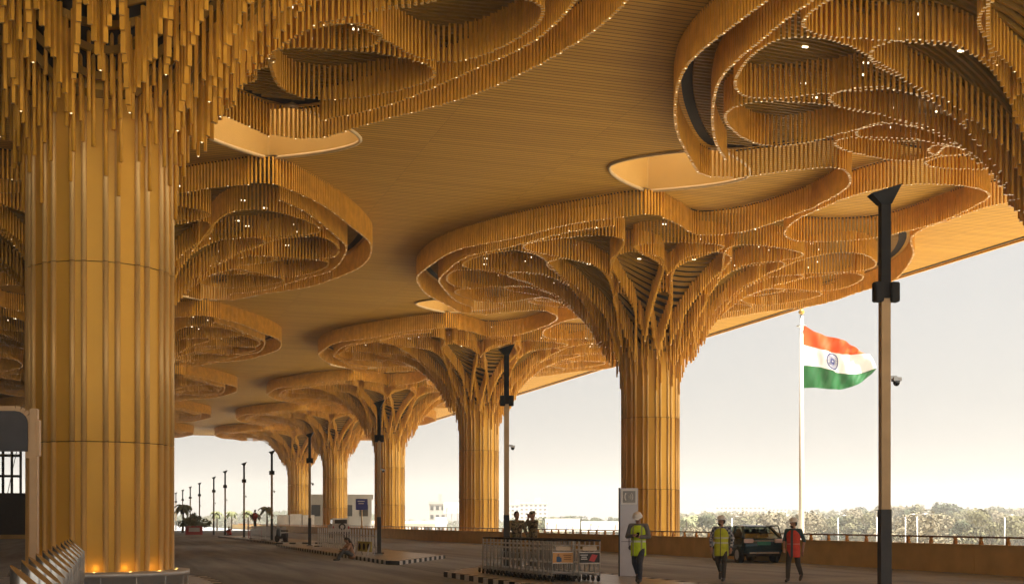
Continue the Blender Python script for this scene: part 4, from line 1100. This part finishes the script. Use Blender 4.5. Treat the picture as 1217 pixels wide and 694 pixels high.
for y in (.35, 1.0, 1.65):
    b = MB(); b.tube([(-.045, y, .38), (.045, y, .38)], .15, 16); b.build('round_mark', M['black'], bb)
for y in (.1, 1.9):
    b = MB(); b.bar((-.18, y, 0), (0, y, .6), .05); b.bar((.18, y, 0), (0, y, .6), .05); b.build('leg', M['steel_dark'], bb)
rt_ = thing('red_table', 'red folding table on a white floor sheet on the far median', 'table', (12.6, 114.5, .15), 0)
b = MB(); b.box((0,0,.95), (1.2,1.6,.06)); b.build('tabletop', M['ad_red'], rt_)
for x in (-.5, .5):
    for y in (-.7, .7): b = MB(); b.box((x, y, .46), (.06,.06,.92)); b.build('leg', M['ad_red'], rt_)
pf = thing('work_platform', 'small steel work platform under the standing worker in red', 'platform', (12.4, 112.5, .15))
b = MB(); b.box((0,0,.77), (.8,.8,.05)); b.build('deck', M['steel_dark'], pf)
for x in (-.36, .36):
    for y in (-.36, .36): b = MB(); b.box((x, y, .375), (.05,.05,.75)); b.build('leg', M['steel_dark'], pf)
sheet('floor_sheet', [(11.6, 116), (15, 116), (15, 133), (11.6, 133)], .158, M['ad_white'])
kx = thing('planter_kiosk', 'red planter kiosk full of green plants on the far median', 'planter', (10.2, 160, 0))
b = MB(); b.box((0,0,.55), (2.0,1.4,1.1)); b.build('box', M['ad_red'], kx)
b = MB(); b.box((0,-.71,.62), (1.3,.03,.5)); b.build('panel', M['ad_white'], kx)
M['leaf'] = mat('leaf_green', (.15, .16, .075), .7, 0, .35, 2)
b = MB(); q = random.Random(4)
for i in range(420):
    a = q.uniform(0, 2*PI); r_ = q.uniform(0, 2.3); z = 1.0 + q.uniform(0, 1.6)*(1-r_/3.4); l = q.uniform(.2, .45)
    c_ = Vector((r_*math.cos(a), r_*math.sin(a)*.6, z)); d1 = Vector((q.uniform(-1,1), q.uniform(-1,1), q.uniform(-.4,.8))).normalized()*l; d2 = d1.cross(Vector((q.uniform(-1,1), q.uniform(-1,1), q.uniform(-1,1)))).normalized()*l*.3
    b.add([c_-d1, c_+d2, c_+d1, c_-d2], [(0,1,2,3)])
b.build('foliage', M['leaf'], kx)
mb_ = thing('motor_scooter', 'dark scooter parked beside the steel crowd barrier on the far median', 'scooter', (11.9, 91.2, .15), R(25))
for y in (-.55, .55): b = MB(); b.tube([(-.05, y, .25), (.05, y, .25)], .25, 16); b.build('wheel', M['rubber'], mb_)
b = MB(); b.side([(-.75, .35), (.2, .25), (.55, .4), (.42, .95), (.36, .95), (.3, .45), (-.1, .40), (-.2, .62), (-.75, .66)], -.10, .10); b.build('body', M['charcoal'], mb_, True)
b = MB(); b.box((0, -.45, .82), (.26, .55, .09)); b.build('seat', M['black'], mb_)
b = MB(); b.tube([(-.3, .36, 1.05), (0, .42, 1.0), (.3, .36, 1.05)], .02, 6); b.build('handlebar', M['black'], mb_)

# blue sign, wrapped hoarding, block house
bs = thing('blue_sign', 'blue rounded road sign on a beige post right of the white jeep', 'sign', (25.1, 129, 0), R(-20))
b = MB(); b.tube([(0,.0,0),(0,0,3.9)], .07, 10); b.build('post', M['beige'], bs)
b = MB(); b.box((0,-.10,3.4), (1.25,.08,1.15)); so_ = bevel(b.build('panel', mat('sign_blue', (.035,.045,.24), .4, 0, .05, 4), bs), .03)
b = MB()
for k, wd in enumerate((.9, .7)): b.box((-.05, -.15, 3.72-.24*k), (wd*.8, .01, .08))
b.build('lettering_band', M['ad_white'], so_)
wp = thing('wrapped_hoarding', 'white fabric-wrapped hoarding at the foot of the farthest right-row column', 'hoarding', (28.7, 202.6, 0))
b = MB()
for i in range(3):
    x = -2.9+i*2.0; b.side([(-.2, 0), (.25, 0), (.2, 2.6), (-.15, 2.65+.15*(i % 2))], x, x+1.9)
b.build('fabric', mat('white_fabric', (.60,.57,.53), .8, 0, .15, 1.2, .5, 4), wp, True)
for i in range(2):
    b = MB(); b.box((-.95+i*2.0, .0, 1.3), (.08, .5, 2.6)); b.build('strap', M['charcoal'], wp)

def building(label, loc, rz, w_, d_, h_, cols, rows, wall, cat='building', flat=True, nm='apartment_building'):
    t = thing(nm, label, cat, loc, rz)
    b = MB(); b.box((0, 0, h_/2), (w_, d_, h_)); b.build('wall', wall, t)
    b = MB(); b.box((0, 0, h_+.4), (w_+.5, d_+.5, .8))
    if h_ > 13: b.box((w_*.15, 0, h_+2.0), (w_*.2, d_*.4, 2.6))
    b.build('roof', wall, t)
    wm_ = MB(); cw = w_/cols; rh = h_/rows
    wm_.box((0,0,0), (cw*.55, .12, rh*.45)); me = wm_.mesh('window', M['glass'])
    for i in range(cols):
        for j in range(rows):
            o = bpy.data.objects.new('window', me); COL.objects.link(o); o.parent = t; o.location = (-w_/2+(i+.5)*cw, -d_/2-.03, (j+.55)*rh)
    return t
def polar(px, dist):
    """map bearing (as on a site survey, degrees from the colonnade axis) and range to site coordinates"""
    a = math.atan((px-608.5)/1500) + math.atan(481.5/1500)
    return dist*math.sin(a), dist*math.cos(a), -a
M['bwall'] = mat('pale_render', (.62, .58, .52), .8, 0, .06, .3)
M['bgrey'] = mat('grey_render', (.33, .32, .30), .8, 0, .08, .3)
for (lab, px, d, w_, h_, c_, r_, wl) in [
    ('grey block house just beyond the far parapet behind the blue sign and jeep', 404, 215, 10.5, 12.5, 4, 3, 'bgrey'),
    ('dark grey slab tower left of the raised billboard', 520, 420, 5.5, 14.5, 3, 5, 'bgrey'),
    ('pale apartment tower left of the two soldiers behind the lamp pole', 612, 800, 11, 19, 4, 8, 'bwall'),
    ('pale apartment tower right above the capped soldier', 634, 780, 17, 19.5, 6, 8, 'bwall'),
    ('long pale apartment block in the haze above the parked car', 880, 1000, 38, 20, 12, 7, 'bwall'),
    ('pale apartment block in the haze left of the flagpole', 922, 1050, 30, 19, 10, 7, 'bwall'),
    ('low hazy apartment block beside the largest whole column', 838, 1000, 22, 15, 8, 5, 'bwall'),
    ('pale house among the trees near the right edge', 1206, 420, 9, 8.2, 3, 2, 'bwall'),
    ('low white shed on the flat beyond the parapet near the blue sign', 470, 330, 26, 8.2, 8, 2, 'bwall')]:
    x, y, a = polar(px, d); building(lab, (x, y, -7.2), a, w_, w_*.6, h_, c_, r_, M[wl])
# billboards
PR = [mat('print_blue', (.30,.34,.48), .6, 0, .2, 3), mat('print_red', (.52,.30,.28), .6, 0, .2, 3), mat('print_tan', (.55,.47,.36), .6, 0, .2, 3), mat('print_skin', (.36,.24,.18), .6, 0, .1, 3)]
def billboard(label, px, dist, w_, h_, zb, prints, seed):
    x, y, a = polar(px, dist); t = thing('billboard', label, 'billboard', (x, y, -7.2), a, 'billboards beyond the parapet')
    b = MB(); b.box((0,0,zb+7.2+h_/2), (w_,.3,h_)); bo_ = b.build('panel', M['ad_white'], t)
    q = random.Random(seed)
    for i in range(prints):
        x0 = -w_/2+w_*(i+.5)/prints+q.uniform(-.5,.5); hh = h_*q.uniform(.3,.62); pm = MB()
        pm.box((x0, -.17, zb+7.2+.25+hh*.35), (hh*.32, .03, hh*.7), mi=0); pm.ball((x0+.05, -.17, zb+7.2+.25+hh*.85), (hh*.13, .03, hh*.16), mi=1)
        pm.build('printed_figure', [PR[q.randrange(3)], PR[3]], bo_)
    for s in (-.35, 0, .35):
        b = MB(); b.box((s*w_, .3, (zb+7.2)/2), (.25,.25,zb+7.2)); b.build('post', M['steel_dark'], t)
billboard('long white billboard with small figures right of the soldiers', 668.5, 190, 5.2, 1.9, .15, 4, 1)
billboard('white billboard with faint prints left of the help pillar', 714, 195, 6.0, 1.6, .05, 3, 2)
billboard('raised pale billboard right of the dark grey slab tower', 537, 400, 5.2, 3.4, 4.2, 2, 3)
billboard('small bluish white billboard under the raised one', 524, 300, 2.6, 2.2, .4, 2, 4)

# street lights beyond
sl = thing('street_light', 'thin pale street light among the trees', 'street light', (0,0,-7.2))
b = MB(); b.tube([(0,0,0),(0,0,9.3)], [.11,.07], 8); b.build('post', M['steel_dark'], sl)
b = MB(); b.tube([(0,0,9.3),(.5,0,9.6),(1.1,0,9.6)], .05, 6); b.box((1.3,0,9.58), (.5,.2,.1)); b.build('arm', M['steel_dark'], sl)
for i, (px, d) in enumerate([(1042, 150), (1076, 140), (1090, 135), (1194, 160), (996, 170), (870, 190)]):
    x, y, a = polar(px, d); o = sl if i == 0 else dup(sl); o.location = (x, y, -7.2); o.rotation_euler = (0,0,a)
    o['label'] = ['thin pale street light just left of the closest lamp pole', 'thin pale street light, first right of the closest lamp pole', 'thin pale street light, second right of the closest lamp pole',
                  'thin pale street light closest to the right edge', 'thin pale street light between the flagpole and the closest lamp pole', 'thin pale street light above the parked car'][i]
    o['group'] = 'street lights beyond the parapet'

# ------------------------------------------------------------------ trees
def leaf_mat(name, c):
    m = mat(name, c, .8, 0, .22, .5, spec=.1); return m
LM = [leaf_mat('crown_olive', (.135, .128, .07)), leaf_mat('crown_green', (.09, .102, .06)), leaf_mat('crown_dry', (.175, .152, .10)), leaf_mat('crown_deep', (.07, .082, .05))]
def crown_mesh(seed, w_, h_, z0, mi, n=2800, sparse=1.0):
    q = random.Random(seed); mb = MB(); blobs = []
    for i in range(int(9*sparse)+4):
        a = q.uniform(0, 2*PI); r = w_*math.sqrt(q.random())*.75; z = z0 + h_*q.uniform(.12, .85)*(1-.35*(r/w_)**2)
        blobs.append((Vector((r*math.cos(a), r*math.sin(a), z)), w_*q.uniform(.22, .42)))
    for i in range(n):
        c_, br = blobs[q.randrange(len(blobs))]
        d = Vector((q.gauss(0,1), q.gauss(0,1), q.gauss(0,1))).normalized()
        p = c_ + Vector((d.x, d.y, d.z*.75))*br*(q.uniform(.6, 1.08))
        l = q.uniform(.13, .30)
        t1 = (d.cross(Vector((q.uniform(-1,1), q.uniform(-1,1), q.uniform(-1,1)))) + d*q.uniform(-.3,.3)).normalized()*l; t2 = d.cross(t1).normalized()*l*.7 + d*q.uniform(-.12, .12)
        mb.add([p-t1-t2*.4, p+t2, p+t1-t2*.3, p-t2], [(0,1,2,3)])
    return mb.mesh('crown', LM[mi])
def trunk_mesh(seed, h_, w_):
    q = random.Random(seed); mb = MB()
    mb.tube([(0,0,0), (.1,.05,h_*.4), (.05,-.1,h_*.75)], [.32, .22, .1], 8)
    for k in range(6):
        a = k*1.05+q.uniform(-.3,.3); z = h_*q.uniform(.3,.55)
        mb.tube([(.08,0,z), (w_*.35*math.cos(a), w_*.35*math.sin(a), z+h_*.18), (w_*.7*math.cos(a), w_*.7*math.sin(a), z+h_*.32)], [.13, .08, .03], 6)
    return mb.mesh('trunk', M['bark'])
kinds = []
for i, (w_, h_, z0, mi, lab) in enumerate([(4.6, 7.0, 3.0, 0, 'hazy olive broad-crowned tree in the wood beyond the parapet'), (3.8, 7.8, 2.6, 1, 'hazy green tall-crowned tree in the wood beyond the parapet'),
      (5.0, 6.0, 3.2, 2, 'hazy dry tan-crowned tree in the wood beyond the parapet'), (4.2, 6.6, 2.6, 3, 'hazy dark green tree in the wood beyond the parapet')]):
    kinds.append((crown_mesh(11+i, w_, h_, z0, mi), trunk_mesh(31+i, z0+h_*.7, w_), lab))
def plant_tree(x, y, k, sc_, lab=None, grp=None):
    cm, tk, lb = kinds[k]
    t = thing('broadleaf_tree', lab or lb, 'tree', (x, y, -7.2), rnd.uniform(0, 6.28), grp or ('trees: ' + lb)); t.scale = (sc_*rnd.uniform(.9,1.15), sc_*rnd.uniform(.9,1.15), sc_)
    for nm, me in (('trunk', tk), ('crown', cm)):
        o = bpy.data.objects.new(nm, me); COL.objects.link(o); o.parent = t
for i in range(150):
    px = rnd.uniform(800, 1290); d = 170 + 330*rnd.random()**.8
    x, y, a = polar(px, d)
    want = 1.66 + (619 - (607 + 9*math.sin(px*.021) * .5 + rnd.uniform(-10, 14)))*d/1500 + 7.2   # treetop height above the plain at that range
    if px < 900: want -= 2.0
    k = rnd.choice([0, 0, 1, 2, 2, 3]); h0 = (10, 10.4, 9.2, 9.2)[k]
    plant_tree(x, y, k, max(.55, min(1.7, want/h0)))
for i in range(36):
    px = rnd.uniform(640, 745); d = rnd.uniform(330, 430); x, y, a = polar(px, d); plant_tree(x, y, rnd.choice([1, 3]), rnd.uniform(.98, 1.2))
for i in range(10):
    px = rnd.uniform(636, 652); d = rnd.uniform(260, 300); x, y, a = polar(px, d); plant_tree(x, y, rnd.choice([0, 1]), rnd.uniform(.9, 1.15))
for i in range(26):
    px = rnd.uniform(430, 620); d = rnd.uniform(330, 520); x, y, a = polar(px, d); plant_tree(x, y, rnd.choice([0, 2]), rnd.uniform(.6, .95))
for i in range(24):
    px = rnd.uniform(208, 345); d = rnd.uniform(480, 640); x, y, a = polar(px, d); plant_tree(x, y, rnd.choice([0, 1, 2]), rnd.uniform(.7, 1.3))
# palms
def palm_meshes(seed, h_):
    q = random.Random(seed); tr = MB(); tr.tube([(0,0,0), (.12,0,h_*.5), (.05,.1,h_)], [.22,.16,.13], 10)
    cr = MB()
    for k in range(17):
        a = k*2.4+q.uniform(-.2,.2); e = q.uniform(-.1,.9); L_ = q.uniform(1.35, 1.85)
        pr = []
        for j in range(8):
            s = j/7; pr.append(Vector((.05+L_*s*math.cos(a)*math.cos(e*.6), .1+L_*s*math.sin(a)*math.cos(e*.6), h_ + L_*s*math.sin(e) - 1.5*s*s)))
        sd = Vector((-math.sin(a), math.cos(a), 0))
        for j in range(7):
            w_ = .45*math.sin(PI*(j+1)/8.5)
            cr.add([pr[j], pr[j+1], pr[j+1]+sd*w_-Vector((0,0,.25))+ (pr[j+1]-pr[j])*.4, pr[j]+sd*w_-Vector((0,0,.25))], [(0,1,2,3)])
            cr.add([pr[j], pr[j]-sd*w_-Vector((0,0,.25)), pr[j+1]-sd*w_-Vector((0,0,.25))+(pr[j+1]-pr[j])*.4, pr[j+1]], [(0,1,2,3)])
    return tr.mesh('trunk', M['bark']), cr.mesh('crown', M['leaf'])
tk, cr = palm_meshes(5, 4.6)
tk2, cr2 = palm_meshes(6, 9.5)
plab = ['dark palm tree beside the red planter kiosk', 'palm tree between the second pair of thin lamp poles', 'palm tree left of the worker in red on the platform', 'palm tree right behind the worker in red on the platform',
        'palm tree behind the steel crowd barrier', 'palm tree next to the far lamp pole by the wrapped hoarding']
for i, (px, d, s_) in enumerate([(217, 190, .85), (258, 235, .72), (275, 235, .72), (295, 235, .75), (304, 210, .6), (317, 215, .85)]):
    x, y, a = polar(px, d); t = thing('palm_tree', plab[i], 'palm tree', (x, y, 0), rnd.uniform(0, 6), 'palm trees beyond the far median'); t.scale = (s_,)*3
    for nm, me in (('trunk', tk), ('crown', cr)): o = bpy.data.objects.new(nm, me); COL.objects.link(o); o.parent = t
for i, px in enumerate((816, 824, 832, 842)):
    x, y, a = polar(px, 230+9*i); t = thing('palm_tree', 'tall hazy palm tree in the clump right of the largest whole column', 'palm tree', (x, y, -7.2), rnd.uniform(0, 6), 'palms right of the largest whole column')
    t.scale = (.98+.05*(i % 2),)*3
    for nm, me in (('trunk', tk2), ('crown', cr2)): o = bpy.data.objects.new(nm, me); COL.objects.link(o); o.parent = t
# undergrowth and far wood as masses
def mass(name, label, n, fn, m, sz):
    q = random.Random(77+n); mb = MB()
    for i in range(n):
        p = Vector(fn(q)); l = q.uniform(*sz)
        a = q.uniform(0, 6.28); d1 = Vector((math.cos(a), math.sin(a), q.uniform(-.5,.5)))*l; d2 = Vector((q.uniform(-.4,.4), q.uniform(-.4,.4), 1)).normalized()*l*.7
        mb.add([p-d1, p-d2*.3+d1*.3, p+d1, p+d2], [(0,1,2,3)])
    tag(mb.build(name, m), label, 'vegetation', kind='stuff')
def under(q):
    x, y, a = polar(q.uniform(780, 1300), q.uniform(150, 420)); return (x, y, -7.2+q.uniform(.1, 3.2)*q.random())
mass('undergrowth', 'dry green scrub covering the flat ground below the trees', 14000, under, LM[0], (.35, .9))
def farwood(q):
    x, y, a = polar(q.uniform(150, 1350), q.uniform(560, 900)); return (x, y, -7.2+q.uniform(0, 1)*(9 + 3.2*math.sin(x*.021)+2*math.sin(x*.07+1)))
mass('far_woods', 'hazy far wood along the horizon', 16000, farwood, LM[1], (1.2, 3.0))

# ------------------------------------------------------------------ air, sky, sun, camera
HAZE = .0009
if HAZE:
    hz = MB(); hz.box((0, 520, 13.0), (2400, 1260, 43.0)); ho = hz.build('haze', None); ho.data.materials.clear()
    hm = bpy.data.materials.new('haze_air'); hm.use_nodes = True; N, L = nodes(hm); N.remove(N['Principled BSDF'])
    pv = N.new('ShaderNodeVolumePrincipled'); pv.inputs['Density'].default_value = HAZE; pv.inputs['Color'].default_value = (.54, .54, .54, 1); pv.inputs['Anisotropy'].default_value = .1
    L.new(pv.outputs[0], N['Material Output'].inputs['Volume']); ho.data.materials.append(hm)
    tag(ho, kind='stuff')

SUN_EL, SUN_AZ = 66, 142            # azimuth clockwise from +Y: light from the right and a little behind the camera
W = bpy.data.worlds.new('World'); S.world = W; W.use_nodes = True
N, L = W.node_tree.nodes, W.node_tree.links
bg = N['Background']; sky = N.new('ShaderNodeTexSky'); sky.sky_type = 'NISHITA'; sky.sun_disc = False
sky.sun_elevation = R(SUN_EL); sky.sun_rotation = R(SUN_AZ); sky.air_density = 1.0; sky.dust_density = 6.0; sky.ozone_density = 1.0
hs = N.new('ShaderNodeHueSaturation'); hs.inputs['Saturation'].default_value = .45
L.new(sky.outputs[0], hs.inputs['Color'])
veil = N.new('ShaderNodeMix'); veil.data_type = 'RGBA'; veil.inputs['Factor'].default_value = .88   # the milky veil of a hazy sky
veil.inputs['B'].default_value = (1.72, 1.67, 1.58, 1); L.new(hs.outputs[0], veil.inputs['A']); L.new(veil.outputs['Result'], bg.inputs['Color']); bg.inputs['Strength'].default_value = .095
sl_ = bpy.data.lights.new('sun', 'SUN'); sl_.energy = 5.0; sl_.angle = R(2.0); sl_.color = (1, .93, .82)
so2 = bpy.data.objects.new('sun', sl_); COL.objects.link(so2)
d = Vector((math.sin(R(SUN_AZ))*math.cos(R(SUN_EL)), math.cos(R(SUN_AZ))*math.cos(R(SUN_EL)), math.sin(R(SUN_EL))))
so2.rotation_euler = d.to_track_quat('Z', 'Y').to_euler(); so2.location = d*100

cam = bpy.data.cameras.new('camera'); co = bpy.data.objects.new('camera', cam); COL.objects.link(co)
cam.sensor_width = 36; cam.lens = 36*1500/1217; cam.shift_y = (619-347)/1217; cam.clip_end = 8000; cam.clip_start = .1
co.location = (0, 0, 1.66); co.rotation_euler = (R(90), 0, -math.atan(481.5/1500))
S.camera = co
S.view_settings.view_transform = 'Standard'; S.view_settings.look = 'None'; S.view_settings.exposure = 2.12; S.view_settings.gamma = 1
S.render.engine = 'CYCLES'
cy = S.cycles; cy.use_denoising = True; cy.max_bounces = 10; cy.diffuse_bounces = 4; cy.glossy_bounces = 4; cy.transmission_bounces = 4; cy.volume_bounces = 1; cy.sample_clamp_indirect = 4
cy.use_adaptive_sampling = True; cy.adaptive_threshold = .02; cy.caustics_reflective = False; cy.caustics_refractive = False
